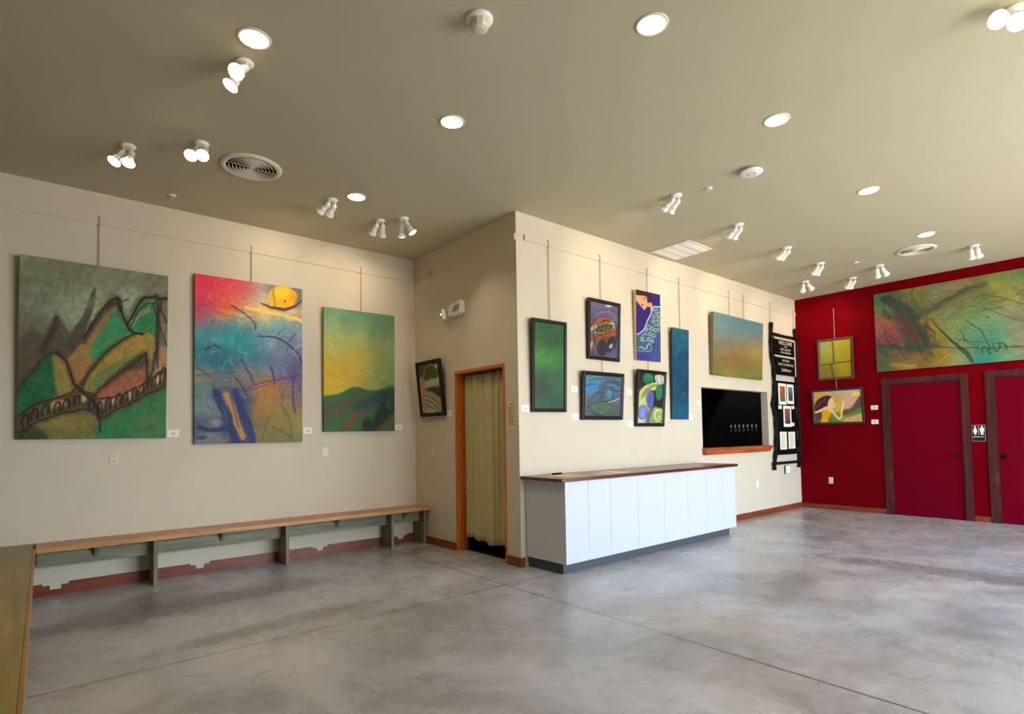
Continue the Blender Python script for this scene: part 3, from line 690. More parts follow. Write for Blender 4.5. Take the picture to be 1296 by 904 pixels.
a.st([(70, 670), (140, 648), (210, 620), (260, 630)], 10, (40, 100, 60), .8, 5).rnd(60, (70, 650, 395, 815), 6, 40, [(60, 110, 60), (90, 70, 60), (40, 60, 50), (70, 90, 50)], .35, -.6, .5, 4)
a.st([(250, 800), (262, 760)], 6, (30, 40, 34), .8, 3).tex(.06, .15, .15)
canvas('A', -.856, 1.550, .998, 1.594, .0206, -.0054, a, 'yellow and green hillside canvas nearest the inner corner above the long bench', gain=1.2)

# 4 tilted framed abstract beside the curtained doorway
a = Art([(75, 195), (310, 165), (358, 765), (135, 780)], 60, 84, 44, 4, .03)
a.base([(100, 250, (60, 96, 76)), (150, 220, (70, 84, 50)), (200, 300, (88, 84, 34)), (280, 200, (60, 70, 44)), (120, 420, (190, 140, 110)), (250, 400, (170, 180, 180)), (130, 500, (196, 140, 120)), (250, 500, (60, 84, 44)), (180, 650, (170, 156, 118)), (280, 650, (160, 148, 110)), (180, 740, (120, 100, 80)), (240, 745, (170, 170, 170))], 40)
a.pg([(145, 400), (150, 260), (180, 205), (220, 185), (270, 200), (300, 260), (305, 350), (220, 360)], (92, 86, 34), 1, 4).st([(145, 370), (152, 260), (182, 205), (225, 184), (272, 205), (305, 270)], 12, (150, 140, 90), 1, 4)
a.pg([(280, 200), (300, 190), (308, 240)], (210, 210, 190), 1, 3).st([(95, 375), (140, 345)], 10, (190, 200, 190), .9, 4)
a.pg([(105, 400), (180, 375), (180, 450), (110, 480)], (206, 150, 118), 1, 4).pg([(180, 390), (320, 355), (325, 410), (185, 455)], (178, 186, 186), 1, 4).st([(115, 480), (200, 450), (325, 430)], 8, (214, 206, 180), .9, 3)
a.pg([(190, 490), (250, 470), (320, 490), (348, 560), (340, 590), (270, 530), (190, 515)], (52, 78, 40), 1, 4).pg([(150, 530), (230, 515), (300, 560), (352, 640), (356, 750), (135, 760)], (176, 162, 122), 1, 4)
for k_, c_ in enumerate(((200, 130, 50), (90, 84, 50), (206, 196, 160), (80, 76, 46), (196, 186, 150), (96, 80, 50))): a.st([(140+4*k_, 535+26*k_), (220, 545+30*k_), (290, 610+26*k_), (350, 690+22*k_)], 9, c_, .9, 3)
a.pg([(190, 725), (280, 730), (285, 775), (195, 775)], (190, 190, 186), .8, 4).tex(.06, .1, .1)
framed('B', -1.755, 1.741, .594, .757, .104, .0017, a, 'dark-framed abstract of olive arch and pale curves left of the curtained doorway', .05, .05)

# 5 tall dark green
a = Art([(112, 268), (272, 290), (270, 740), (108, 738)], 64, 150, 55, 3, .05)
a.base([(150, 290, (48, 100, 54)), (240, 300, (50, 104, 66)), (140, 350, (60, 112, 60)), (230, 370, (52, 92, 58)), (190, 385, (56, 76, 50)), (150, 430, (66, 140, 52)), (230, 430, (70, 130, 66)), (140, 480, (80, 168, 60)), (180, 470, (92, 170, 74)), (240, 480, (60, 118, 66)),
        (170, 530, (56, 104, 56)), (140, 570, (64, 78, 56)), (230, 570, (60, 110, 74)), (150, 640, (64, 76, 60)), (240, 650, (52, 104, 70)), (150, 710, (56, 96, 76)), (240, 720, (50, 92, 62))], 34)
a.rnd(110, (105, 260, 275, 745), 4, 34, [(90, 150, 70), (40, 80, 50), (110, 180, 90), (60, 100, 80), (70, 70, 54)], .38, -.7, .7, 3).tex(.12, .06, .06).tex(.08, .25, .25)
framed('C', .448, 1.727, .548, 1.073, .0415, -.0111, a, 'tall dark green abstract in a black frame, nearest the outer wall corner', .04, gain=.72)

# 6 stacked red and brown shapes
a = Art([(400, 160), (545, 186), (545, 474), (400, 455)], 76, 96, 66, 2, .06)
a.base([(430, 190, (112, 104, 138)), (500, 200, (124, 120, 150)), (540, 220, (104, 96, 128)), (410, 300, (104, 96, 120)), (540, 400, (96, 88, 116)), (420, 450, (92, 84, 114)), (500, 455, (96, 90, 126))], 40)
for k_ in range(5): a.st([(402, 250-14*k_), (440, 212-12*k_), (500, 205-8*k_), (545, 235-10*k_)], 3, (70, 64, 90), .7, 1.5)
a.pg([(410, 280), (450, 246), (500, 248), (515, 270), (490, 280), (420, 290)], (158, 92, 62), 1, 3).pg([(404, 300), (440, 285), (520, 275), (530, 300), (510, 330), (410, 330)], (186, 170, 140), 1, 3)
a.pg([(430, 330), (440, 290), (500, 280), (525, 310), (490, 325)], (92, 92, 56), .9, 3).pg([(400, 370), (420, 345), (480, 330), (532, 312), (536, 345), (480, 365), (430, 380)], (176, 76, 50), 1, 3)
a.pg([(410, 400), (430, 360), (520, 345), (530, 380), (480, 400), (440, 430)], (110, 84, 60), .9, 3).pg([(440, 440), (445, 390), (470, 370), (485, 400), (480, 450), (460, 458)], (52, 46, 60), 1, 3).pg([(490, 430), (495, 375), (525, 350), (528, 400), (510, 430)], (44, 42, 56), 1, 3)
a.blob(510, 405, 9, 14, (200, 196, 190), .9, .4).blob(408, 400, 8, 22, (190, 184, 170), .8).blob(518, 265, 10, 8, (196, 150, 120), .8)
for p_ in ([(402, 300), (420, 262), (460, 240), (500, 245), (530, 275), (540, 330)], [(405, 325), (460, 300), (525, 290)], [(400, 375), (450, 345), (535, 322)], [(425, 375), (412, 410), (418, 440)], [(435, 330), (445, 290)], [(455, 330), (465, 285)], [(478, 325), (488, 280)], [(500, 322), (508, 285)], [(440, 440), (436, 400), (460, 370)], [(490, 440), (485, 395), (505, 360)], [(430, 290), (480, 262), (520, 270)], [(500, 440), (530, 400), (538, 350)]):
    a.st(p_, 4, (34, 24, 26), 1, 1.4)
a.blob(497, 183, 17, 6, (232, 228, 226), .9).tex(.08, .1, .1)
a.tex(.08, .3, .3)
for p_ in ([(404, 262), (430, 235), (480, 228), (530, 240)], [(404, 240), (440, 210), (500, 205), (542, 222)], [(402, 330), (450, 318), (500, 335)], [(410, 350), (440, 340), (470, 352)], [(460, 372), (480, 362), (500, 375)], [(420, 295), (416, 340), (426, 380)], [(512, 250), (536, 290), (540, 360), (530, 430)], [(425, 262), (415, 300)], [(470, 250), (474, 275)], [(490, 252), (496, 275)], [(404, 440), (440, 452), (500, 448)]): a.st(p_, 3, (34, 24, 28), .9, 1.2)
framed('C', 1.432, 2.407, .614, .768, .0474, -.0017, a, 'black-framed picture of stacked rust, white and brown shapes on violet grey', .045, gain=.85)

# 7 blue landscape
a = Art([(375, 548), (562, 562), (555, 775), (362, 770)], 96, 74, 77, 2, .05)
a.base([(400, 560, (70, 120, 110)), (480, 560, (60, 96, 106)), (540, 575, (86, 110, 124)), (400, 590, (60, 130, 176)), (440, 580, (96, 124, 160)), (390, 630, (50, 140, 196)), (430, 640, (80, 110, 130)), (480, 630, (70, 120, 150)), (530, 620, (70, 100, 130)), (390, 680, (110, 86, 76)), (450, 690, (84, 84, 90)), (540, 680, (90, 96, 116)),
        (400, 720, (56, 116, 104)), (450, 725, (74, 104, 70)), (500, 740, (66, 100, 70)), (390, 760, (96, 84, 96)), (540, 750, (84, 84, 100))], 24)
a.rnd(70, (365, 550, 560, 775), 4, 40, [(80, 150, 190), (60, 90, 120), (110, 120, 140), (60, 110, 90), (90, 90, 110)], .4, -.15, .4, 2.5, .4)
a.pg([(420, 690), (450, 620), (478, 590), (495, 590), (480, 640), (450, 700)], (84, 92, 104), .9, 3)
for p_ in ([(380, 700), (430, 650), (455, 605), (480, 588), (555, 600)], [(375, 730), (420, 700), (500, 690), (556, 672)], [(372, 665), (420, 640), (470, 650)], [(390, 580), (460, 568), (555, 590)], [(470, 625), (510, 620), (512, 680)], [(470, 600), (450, 680)], [(378, 715), (430, 770)], [(500, 630), (555, 640)], [(366, 610), (410, 600), (450, 606)], [(520, 565), (540, 600), (560, 610)], [(380, 740), (440, 765), (500, 755)]): a.st(p_, 3.6, (36, 40, 66), .95, 1.5)
a.st([(370, 640), (400, 615), (450, 600)], 9, (40, 130, 200), .7, 4).st([(376, 665), (410, 640), (440, 632)], 8, (70, 160, 200), .6, 4).st([(500, 600), (530, 612), (556, 618)], 7, (120, 120, 170), .6, 3).st([(440, 566), (500, 572), (556, 584)], 7, (60, 130, 110), .6, 4)
a.pg([(486, 640), (508, 632), (510, 668), (488, 676)], (60, 140, 160), .9, 2).st([(495, 698), (525, 690), (552, 676)], 6, (170, 176, 180), .9, 2).st([(378, 690), (410, 676), (432, 668)], 8, (124, 90, 72), .8, 3).blob(470, 728, 40, 18, (84, 110, 60), .6).tex(.08, .1, .1)
framed('C', 1.380, 1.644, .782, .605, .0765, -.0043, a, 'blue and green rolling landscape in a wide black frame, lower left of the cluster', .05, gain=.95)

# 8 stylised woman in a blue patterned robe
a = Art([(42, 55), (308, 110), (316, 848), (52, 825)], 84, 150, 88, 3, .02)
a.base([(150, 200, (56, 34, 120)), (100, 400, (58, 36, 124)), (280, 150, (60, 42, 130))], 200)
a.pg([(42, 40), (320, 95), (240, 200), (205, 205), (190, 150), (140, 118), (42, 118)], (66, 40, 28), 1, 4).pg([(210, 90), (320, 105), (318, 245), (236, 240), (214, 170)], (58, 36, 122), 1, 5)
a.pg([(42, 118), (100, 122), (155, 128), (165, 190), (160, 240), (132, 284), (95, 240), (42, 175)], (242, 182, 130), 1, 3, False)
a.pg([(160, 210), (205, 198), (225, 250), (215, 310), (205, 320), (196, 250), (165, 245)], (244, 172, 140), 1, 3)
a.st([(120, 158), (140, 150), (150, 130)], 7, (60, 40, 30), .9, 3).blob(112, 224, 15, 8, (170, 20, 30), 1, .1, .2).st([(80, 130), (100, 160)], 4, (200, 140, 90), .7, 3).blob(128, 160, 9, 5, (96, 96, 70), .8)
a.pg([(240, 242), (320, 244), (320, 850), (52, 850), (52, 560), (110, 520), (150, 470), (180, 380), (215, 320)], (74, 106, 128), 1, 4, False)
a.pg([(56, 722), (200, 730), (210, 640), (318, 560), (320, 850), (52, 850)], (70, 80, 150), .85, 12).blob(110, 790, 60, 40, (66, 50, 130), .7)
a.st([(56, 548), (100, 520), (135, 480), (165, 400), (205, 320), (240, 244)], 13, (196, 206, 232), 1, 4).st([(238, 242), (318, 246)], 13, (214, 222, 236), 1, 4)
rs = np.random.RandomState(5)
for x, y, rr_ in ((265, 290, 18), (290, 330, 20), (240, 350, 16), (265, 420, 24), (230, 400, 14), (180, 470, 22), (220, 480, 20), (300, 430, 16), (150, 500, 12), (255, 500, 16), (140, 580, 34), (195, 540, 16), (235, 560, 17), (110, 600, 16), (190, 600, 18), (225, 620, 12), (290, 380, 14), (290, 490, 12)):
    p_ = [(x+rr_*math.cos(q_), y+rr_*1.15*math.sin(q_)) for q_ in np.linspace(0, 5.6, 8)]; a.st(p_, 6.5, (206, 222, 226), .9, 3); a.blob(x, y, rr_*.5, rr_*.5, (96, 140, 120), .6)
a.st([(80, 690), (105, 682), (125, 702), (155, 698), (172, 660), (200, 645)], 9, (214, 226, 232), .95, 3).st([(60, 720), (200, 728), (206, 650)], 6, (170, 190, 214), .9, 3)
a.rnd(40, (210, 600, 312, 840), 5, 50, [(120, 150, 190), (60, 70, 130), (90, 110, 170)], .5, 1.5, .3, 3).tex(.07, .05, .05)
canvas('C', 2.357, 2.465, .551, .959, .0321, -.0154, a, 'narrow canvas of a dark-haired woman with red lips in a blue patterned robe', .045, gain=.8, edge=(206, 186, 150), mat='acryl')

# 9 ovals
a = Art([(372, 518), (516, 532), (500, 838), (355, 832)], 76, 110, 99, 2, .03)
a.base([(430, 600, (60, 54, 40)), (380, 700, (190, 196, 150)), (480, 560, (44, 36, 32)), (480, 700, (36, 28, 28)), (380, 560, (40, 32, 30)), (380, 810, (200, 206, 190)), (430, 810, (120, 126, 104))], 34)
a.pg([(358, 700), (380, 620), (440, 582), (500, 590), (480, 620), (430, 640), (380, 700), (360, 760)], (190, 192, 116), 1, 3).pg([(375, 680), (400, 620), (450, 592), (480, 596), (430, 620), (395, 670)], (136, 144, 70), 1, 2.5)
a.blob(420, 556, 32, 36, (30, 110, 74), 1, 0, .12).blob(420, 540, 20, 16, (48, 140, 96), .7).blob(485, 640, 21, 54, (40, 124, 84), 1, .1, .12).pg([(462, 535), (512, 540), (508, 590), (470, 585)], (196, 198, 190), 1, 3)
a.st([(470, 540), (476, 580)], 4, (70, 90, 70), .9, 2).st([(495, 540), (500, 590), (485, 600)], 5, (50, 90, 60), .9, 2)
a.blob(430, 682, 22, 58, (92, 104, 176), 1, .08, .1).blob(384, 765, 27, 44, (104, 120, 190), 1, .15, .1).blob(384, 765, 16, 30, (136, 150, 206), .7, .15, .3).blob(430, 682, 12, 38, (74, 84, 156), .8, .08, .3)
a.pg([(400, 830), (420, 760), (450, 735), (470, 740), (430, 790), (425, 835)], (96, 104, 86), 1, 3).blob(474, 782, 36, 52, (168, 186, 112), 1, .1, .1).blob(476, 785, 26, 38, (196, 208, 140), 1, .1, .15).blob(478, 786, 17, 24, (120, 150, 80), 1, .1, .2).blob(480, 788, 9, 12, (210, 214, 150), 1, 0, .2)
for cx_, cy_, rx_, ry_ in ((430, 682, 22, 58), (384, 765, 27, 44), (474, 782, 36, 52), (474, 782, 27, 39), (485, 640, 21, 54)): a.st([(cx_+rx_*math.cos(q_), cy_+ry_*math.sin(q_)) for q_ in np.linspace(0, 6.28, 14)], 3, (60, 70, 60), .8, 1.4)
a.st([(472, 790), (482, 782), (488, 786)], 4, (40, 40, 40), .9, 2).pg([(450, 700), (515, 690), (508, 735), (470, 738)], (48, 38, 36), .9, 3).tex(.06, .08, .08)
framed('C', 2.368, 1.559, .639, .773, .0816, .0038, a, 'black-framed picture of blue, green and yellow-green ovals, lower right of the cluster', .045, gain=1.0)

# 10 narrow teal
a = Art([(822, 305), (912, 322), (910, 785), (823, 785)], 44, 134, 101, 3, .04)
a.base([(840, 330, (34, 104, 124)), (890, 340, (40, 120, 128)), (850, 420, (30, 90, 130)), (890, 450, (24, 84, 116)), (850, 520, (20, 72, 112)), (895, 550, (20, 84, 116)), (850, 620, (26, 80, 106)), (890, 650, (20, 66, 100)), (850, 740, (28, 100, 124)), (890, 750, (26, 90, 120))], 40)
a.rnd(90, (822, 310, 912, 785), 4, 50, [(60, 140, 160), (20, 60, 100), (40, 110, 140), (16, 70, 90)], .4, -1.0, .6, 3, .3).tex(.12, .05, .05)
canvas('C', 3.106, 1.659, .426, 1.336, .0335, -.0009, a, 'narrow tall teal blue canvas to the left of the serving hatch', .03, gain=.75, edge=(30, 60, 70))

# 11 hazy landscape above the hatch
a = Art([(148, 118), (370, 175), (362, 421), (148, 398)], 120, 100, 111, 3, .02)
a.base([(170, 150, (110, 146, 150)), (260, 180, (104, 142, 146)), (350, 200, (100, 134, 140)), (170, 200, (124, 146, 140)), (250, 225, (130, 144, 132)), (340, 240, (112, 132, 128)), (170, 260, (132, 132, 108)), (240, 275, (140, 128, 96)), (330, 265, (160, 140, 92)), (180, 310, (148, 128, 84)), (250, 310, (160, 130, 74)), (330, 310, (170, 144, 82)),
        (170, 350, (140, 120, 64)), (230, 340, (148, 100, 66)), (290, 350, (150, 112, 60)), (340, 360, (150, 130, 70)), (160, 390, (120, 126, 62)), (220, 380, (160, 140, 60)), (270, 390, (130, 130, 54)), (320, 400, (120, 138, 62)), (350, 410, (132, 120, 58))], 24)
a.rnd(90, (150, 300, 362, 415), 5, 26, [(170, 150, 80), (110, 120, 60), (150, 100, 60), (120, 140, 70)], .3, -.1, .8, 4).tex(.07, .05, .07).tex(.05, .2, .2)
canvas('C', 4.785, 2.368, 1.621, .993, .0482, .0033, a, 'wide hazy blue and ochre landscape canvas above the serving hatch', .06, gain=.8, edge=(126, 112, 84))

# 12 yellow blocks
a = Art([(112, 88), (388, 58), (400, 400), (125, 418)], 78, 96, 121, 3, .03)
a.base([(160, 150, (158, 160, 92)), (180, 240, (152, 156, 50)), (300, 130, (172, 158, 40)), (330, 220, (176, 152, 46)), (160, 350, (140, 124, 46)), (200, 370, (126, 110, 50)), (320, 340, (174, 158, 30)), (370, 380, (160, 140, 40))], 50)
a.rnd(120, (112, 60, 400, 415), 4, 40, [(190, 184, 70), (140, 140, 50), (184, 160, 50), (150, 130, 40)], .4, 1.5, .2, 3)
a.st([(228, 75), (240, 200), (242, 275)], 16, (88, 96, 52), .9, 4).st([(125, 300), (200, 290), (280, 275), (400, 262)], 12, (84, 92, 50), .9, 4).st([(222, 292), (230, 350), (240, 412)], 14, (84, 76, 56), .9, 4).st([(118, 92), (122, 300)], 8, (120, 132, 90), .6, 4).tex(.08, .08, .08)
framed('R', .697, 2.400, .602, .760, .0318, .0152, a, 'yellow and olive block abstract in a brown frame, upper picture on the red wall', .042, .03, fm='framey')

# 13 woman with raised hand
a = Art([(52, 525), (482, 508), (502, 805), (75, 812)], 120, 84, 131, 3, .03)
a.base([(90, 560, (204, 150, 84)), (160, 545, (196, 160, 110)), (280, 580, (200, 150, 76)), (300, 640, (206, 168, 60)), (380, 600, (200, 160, 150)), (440, 560, (190, 150, 130)), (300, 530, (178, 180, 160)), (420, 520, (186, 188, 176)), (110, 760, (110, 96, 84)), (260, 770, (120, 130, 60)), (420, 780, (206, 160, 96)), (470, 620, (120, 90, 80))], 40)
a.pg([(320, 700), (400, 680), (440, 620), (480, 570), (500, 700), (400, 740), (330, 745)], (92, 72, 62), .9, 5).pg([(360, 745), (430, 710), (500, 670), (502, 720), (430, 750), (350, 770)], (76, 140, 56), .9, 5).pg([(330, 800), (380, 770), (502, 730), (502, 805)], (204, 156, 100), 1, 5)
a.pg([(220, 700), (300, 600), (420, 560), (440, 590), (400, 660), (320, 695), (250, 720)], (206, 172, 86), .9, 6).pg([(330, 610), (420, 560), (470, 560), (420, 640), (350, 660)], (206, 164, 156), .8, 6).st([(250, 530), (310, 560), (400, 550), (480, 530)], 10, (170, 172, 150), .8, 4)
a.blob(440, 550, 34, 17, (246, 204, 40), 1, -.1, .3)
a.pg([(66, 700), (70, 630), (110, 585), (170, 560), (225, 572), (200, 600), (190, 650), (150, 670), (110, 695)], (74, 36, 44), 1, 3).pg([(66, 800), (70, 735), (110, 710), (150, 700), (140, 740), (110, 790)], (84, 70, 60), 1, 4).st([(75, 680), (120, 630), (170, 590)], 4, (190, 120, 80), .7, 2)
a.pg([(195, 605), (225, 580), (240, 590), (245, 620), (262, 635), (255, 665), (235, 680), (210, 690), (190, 670)], (232, 196, 152), 1, 3).pg([(68, 712), (110, 690), (170, 668), (230, 690), (220, 715), (150, 705), (70, 725)], (232, 196, 150), 1, 3)
a.pg([(150, 670), (200, 665), (225, 700), (200, 720), (150, 705)], (230, 192, 146), 1, 3)
a.st([(225, 695), (255, 735), (292, 775), (312, 765), (320, 700), (332, 635)], 17, (230, 200, 150), 1, 3).st([(334, 636), (342, 615)], 7, (232, 200, 150), 1, 2).st([(330, 640), (322, 618)], 6, (232, 200, 150), 1, 2)
a.pg([(135, 705), (170, 690), (218, 712), (215, 745), (196, 770), (190, 806), (132, 806), (140, 760)], (244, 160, 22), 1, 3).st([(160, 720), (175, 760), (165, 800)], 5, (250, 190, 60), .7, 3).pg([(205, 770), (240, 760), (250, 805), (200, 806)], (70, 130, 50), .9, 4).tex(.06, .06, .06)
framed('R', .708, 1.578, .866, .646, .0685, .0027, a, 'picture of a dark-haired woman in orange raising her hand, lower picture on the red wall', .036, .03, gain=1.25, fm='frameb')

# 14 wide green abstract over the red doors (continues past the right edge of the view)
a = Art([(38, 263), (1960, -110), (1960, 660), (65, 850)], 560, 240, 141, 8, .015)
a.base([(60, 330, (60, 130, 90)), (160, 300, (96, 140, 90)), (330, 250, (176, 150, 60)), (250, 320, (60, 92, 74)), (420, 300, (116, 120, 70)), (560, 230, (140, 150, 104)), (700, 220, (170, 144, 100)), (700, 300, (112, 110, 76)), (850, 250, (110, 110, 54)), (1000, 220, (140, 142, 66)), (1150, 120, (116, 148, 92)), (1150, 240, (170, 160, 76)),
        (100, 400, (110, 128, 70)), (120, 480, (196, 112, 76)), (170, 560, (166, 76, 96)), (90, 600, (160, 80, 110)), (230, 440, (76, 70, 66)), (320, 480, (112, 54, 64)), (330, 400, (50, 76, 70)), (400, 560, (84, 60, 60)), (480, 500, (180, 140, 40)), (530, 560, (160, 140, 60)), (560, 420, (130, 146, 84)), (650, 480, (130, 156, 100)), (780, 400, (124, 148, 90)), (850, 360, (104, 140, 96)),
        (900, 450, (140, 170, 124)), (950, 560, (60, 150, 130)), (840, 560, (90, 160, 124)), (1050, 500, (130, 160, 124)), (1100, 400, (150, 160, 116)), (1150, 480, (156, 144, 134)), (1150, 600, (166, 160, 120)), (1000, 680, (130, 176, 130)), (880, 720, (50, 160, 146)), (780, 700, (120, 164, 120)), (700, 640, (140, 160, 110)),
        (100, 680, (70, 96, 70)), (120, 740, (96, 120, 110)), (300, 620, (70, 96, 66)), (300, 700, (76, 96, 64)), (420, 720, (150, 110, 60)), (280, 740, (150, 84, 76)), (300, 800, (196, 160, 50)), (120, 810, (96, 120, 60)), (590, 710, (190, 140, 40)), (520, 680, (110, 110, 60)), (700, 750, (166, 170, 120)), (480, 620, (84, 100, 66)),
        (1400, 200, (150, 150, 90)), (1400, 450, (130, 150, 110)), (1700, 200, (96, 140, 100)), (1700, 450, (160, 140, 90)), (1600, 600, (90, 120, 90)), (1900, 300, (120, 130, 80))], 66)
a.tex(.10, .012, .03, -.35).rnd(260, (40, 0, 1960, 840), 12, 130, [(150, 170, 120), (90, 120, 80), (160, 150, 90), (110, 110, 80), (120, 160, 130)], .25, -.3, .6, 9, .4)
for p_, w_, c_, al in ([[(130, 290), (260, 350), (360, 420), (430, 520), (470, 620)], 90, (56, 66, 62), .75], [[(380, 410), (520, 360), (650, 280), (800, 200), (900, 170)], 44, (74, 80, 60), .7], [[(250, 420), (330, 500), (400, 600)], 60, (112, 50, 62), .7],
                       [[(60, 650), (200, 655), (400, 660), (560, 640)], 36, (58, 84, 62), .75], [[(120, 385), (220, 480), (300, 600), (340, 690)], 26, (60, 96, 74), .8], [[(880, 300), (1000, 360), (1180, 440)], 44, (130, 124, 100), .5], [[(60, 440), (180, 470), (270, 600), (280, 640)], 60, (186, 84, 84), .55],
                       [[(60, 600), (150, 610), (270, 625)], 34, (160, 70, 110), .6], [[(420, 460), (500, 470), (550, 570)], 50, (188, 144, 36), .7], [[(180, 790), (300, 795), (380, 800)], 26, (206, 170, 60), .8], [[(90, 740), (250, 720), (420, 725)], 16, (176, 96, 84), .6], [[(540, 690), (620, 700), (640, 740)], 40, (196, 146, 40), .6],
                       [[(1100, 200), (1300, 350), (1600, 300)], 60, (96, 110, 80), .5], [[(1400, 500), (1600, 420), (1900, 450)], 50, (80, 100, 76), .5]): a.st(p_, w_, c_, al, 26, .4, .3)
for p_, w_ in (([(500, 430), (600, 540), (720, 660), (820, 775)], 12), ([(560, 500), (660, 600), (760, 680), (810, 750)], 16), ([(620, 570), (720, 670), (800, 770)], 8), ([(760, 450), (840, 500), (890, 570), (925, 660)], 9), ([(680, 580), (780, 600), (880, 610)], 5), ([(720, 520), (760, 600), (850, 650)], 5),
               ([(400, 640), (600, 650), (900, 655), (1190, 640), (1500, 640)], 8), ([(870, 700), (880, 640), (910, 660), (915, 700), (930, 690)], 9), ([(940, 610), (960, 680), (990, 650), (985, 610)], 10), ([(960, 620), (1000, 610), (1030, 640), (1035, 668)], 10), ([(560, 320), (680, 260), (790, 200), (850, 190)], 10), ([(700, 230), (780, 180)], 9),
               ([(120, 385), (200, 430), (330, 440)], 6), ([(160, 320), (260, 380), (340, 420)], 8), ([(180, 300), (300, 360), (380, 420)], 8), ([(220, 290), (330, 340), (400, 410)], 7), ([(140, 400), (260, 540), (330, 650)], 6), ([(885, 340), (930, 365), (1180, 470)], 6), ([(860, 250), (1000, 270), (1180, 330)], 6), ([(900, 410), (930, 428)], 8),
               ([(740, 540), (745, 600)], 6), ([(820, 700), (850, 620)], 5), ([(1400, 300), (1500, 420), (1560, 560)], 8), ([(1650, 250), (1800, 330), (1900, 300)], 8)): a.st(p_, w_, (48, 66, 54), .75, 4, .3, .2)
a.rnd(90, (60, 250, 560, 720), 9, 150, [(44, 66, 56), (56, 84, 66), (70, 60, 60)], .5, .95, .35, 5, .3).rnd(60, (380, 200, 1300, 420), 8, 160, [(60, 80, 56), (90, 100, 66), (60, 70, 60)], .35, -.45, .3, 6, .3)
a.st([(560, 760), (650, 700), (720, 740)], 10, (190, 190, 130), .5, 6).blob(160, 470, 60, 24, (200, 120, 70), .5, .3).blob(410, 730, 36, 12, (206, 100, 70), .7).blob(880, 735, 60, 30, (44, 166, 156), .6).tex(.08, .04, .06)
canvas('R', 3.06, 2.468, 3.38, 1.367, .001, 0, a, 'very wide green and gold abstract canvas high on the red wall above the doors', .04, gain=.68, edge=(70, 90, 70))


# ------------------------------------------------------------------ wall labels, plates
def text_mesh(name, s, size, mat, parent, loc, ext=.0008, align='CENTER', sx=1.0):
    cu = bpy.data.curves.new(name, 'FONT'); cu.body = s; cu.size = size; cu.align_x = align; cu.align_y = 'CENTER'; cu.extrude = ext; cu.resolution_u = 2
    tmp = bpy.data.objects.new(name, cu); C.objects.link(tmp)
    me = bpy.data.meshes.new_from_object(tmp.evaluated_get(bpy.context.evaluated_depsgraph_get()))
    bpy.data.objects.remove(tmp); bpy.data.curves.remove(cu)
    me.materials.clear(); me.materials.append(M_[mat])
    o = bpy.data.objects.new(name, me); C.objects.link(o); o.parent = parent; o.location = loc; o.rotation_euler = (PI/2, 0, 0); o.scale = (sx, 1, 1)
    return o
def label_card(wall, u, v, label, w_=.11, h_=.075):
    r = empty('label_card', wpos(wall, u, v, -.0006), TOP[wall]); tag(r, label, 'label card', 'small white title cards beside the paintings')
    MB().box(-w_/2, w_/2, -.004, 0, -h_/2, h_/2, .0008).build('card', 'card', r)
    g = MB(); g.box(-.020, .020, -.0047, -.0042, .004, .007); g.box(-.024, .022, -.0047, -.0042, -.006, -.003); g.box(-.014, .016, -.0047, -.0042, -.014, -.0115)
    g.build('printed_text', 'ink', r)
for a in [('A', -3.0, 1.542, 'white title card at the lower right of the grey-green mountain painting'),
          ('A', -1.54, 1.563, 'white title card at the lower right of the bright sunset painting'),
          ('A', -.272, 1.604, 'white title card at the lower right of the yellow-green hillside painting'),
          ('B', -1.395, 1.762, 'white title card beside the leaning framed picture left of the curtained doorway'),
          ('C', .098, 1.763, 'white title card left of the tall dark green framed painting, on the corner'),
          ('C', .903, 2.014, 'upper white title card left of the blue landscape in a black frame'),
          ('C', .90, 1.675, 'lower white title card left of the blue landscape in a black frame'),
          ('C', 1.963, 2.02, 'upper white title card left of the framed painting of green ovals'),
          ('C', 1.958, 1.596, 'lower white title card left of the framed painting of green ovals'),
          ('C', 3.424, 1.696, 'white title card at the lower right of the narrow teal canvas'),
          ('C', 3.655, 1.915, 'white title card at the left edge of the dark serving hatch'),
          ('R', 1.296, 1.851, 'upper white title card on the red wall beside the left door casing'),
          ('R', 1.293, 1.60, 'lower white title card on the red wall beside the left door casing')]:
    label_card(*a)
def outlet(wall, u, v, label, mat='plate', w_=.075, h_=.118, kind='outlet', roll=0):
    nm = {'outlet': 'power_outlet', 'switch': 'light_switch', 'blank': 'blank_plate'}[kind]
    r = empty(nm, wpos(wall, u, v, -.0006), TOP[wall], 0, roll or 1e-6); tag(r, label, {'outlet': 'outlet', 'switch': 'switch', 'blank': 'wall plate'}[kind])
    MB().box(-w_/2, w_/2, -.006, 0, -h_/2, h_/2, .002).build('cover_plate', mat, r)
    if kind == 'outlet':
        for z in (.027, -.027):
            s_ = MB().box(-.016, .016, -.009, -.0062, z-.018, z+.018, .003).build('socket', mat, r)
            MB().box(-.009, -.006, -.0096, -.0091, z-.004, z+.008).box(.006, .009, -.0096, -.0091, z-.004, z+.008).box(-.003, .003, -.0096, -.0091, z-.014, z-.009).build('slots', 'slot', s_)
    elif kind == 'switch': MB().box(-.012, .012, -.012, -.0062, -.03, .03, .002).build('rocker', mat, r)
    else: MB().lathe([(0, 0), (.004, 0), (.004, .0015), (0, .0018)], Matrix.Translation((0, -.0062, .04)) @ Matrix.Rotation(PI/2, 4, 'X'), 8, False).build('screw', 'rod', r)
outlet('A', -3.522, 1.286, 'cream wall outlet below the grey-green mountain painting')
outlet('A', -1.322, 1.286, 'cream light switch plate on the wall between the sunset and hillside paintings', kind='switch')
outlet('B', -1.832, 1.29, 'pale light switch below the leaning framed picture', 'plate', kind='switch')
outlet('C', 5.415, .545, 'blank pale wall plate low on the wall right of the white counter', 'platew', kind='blank')
outlet('R', .536, .536, 'cream outlet low on the red wall', 'plate')
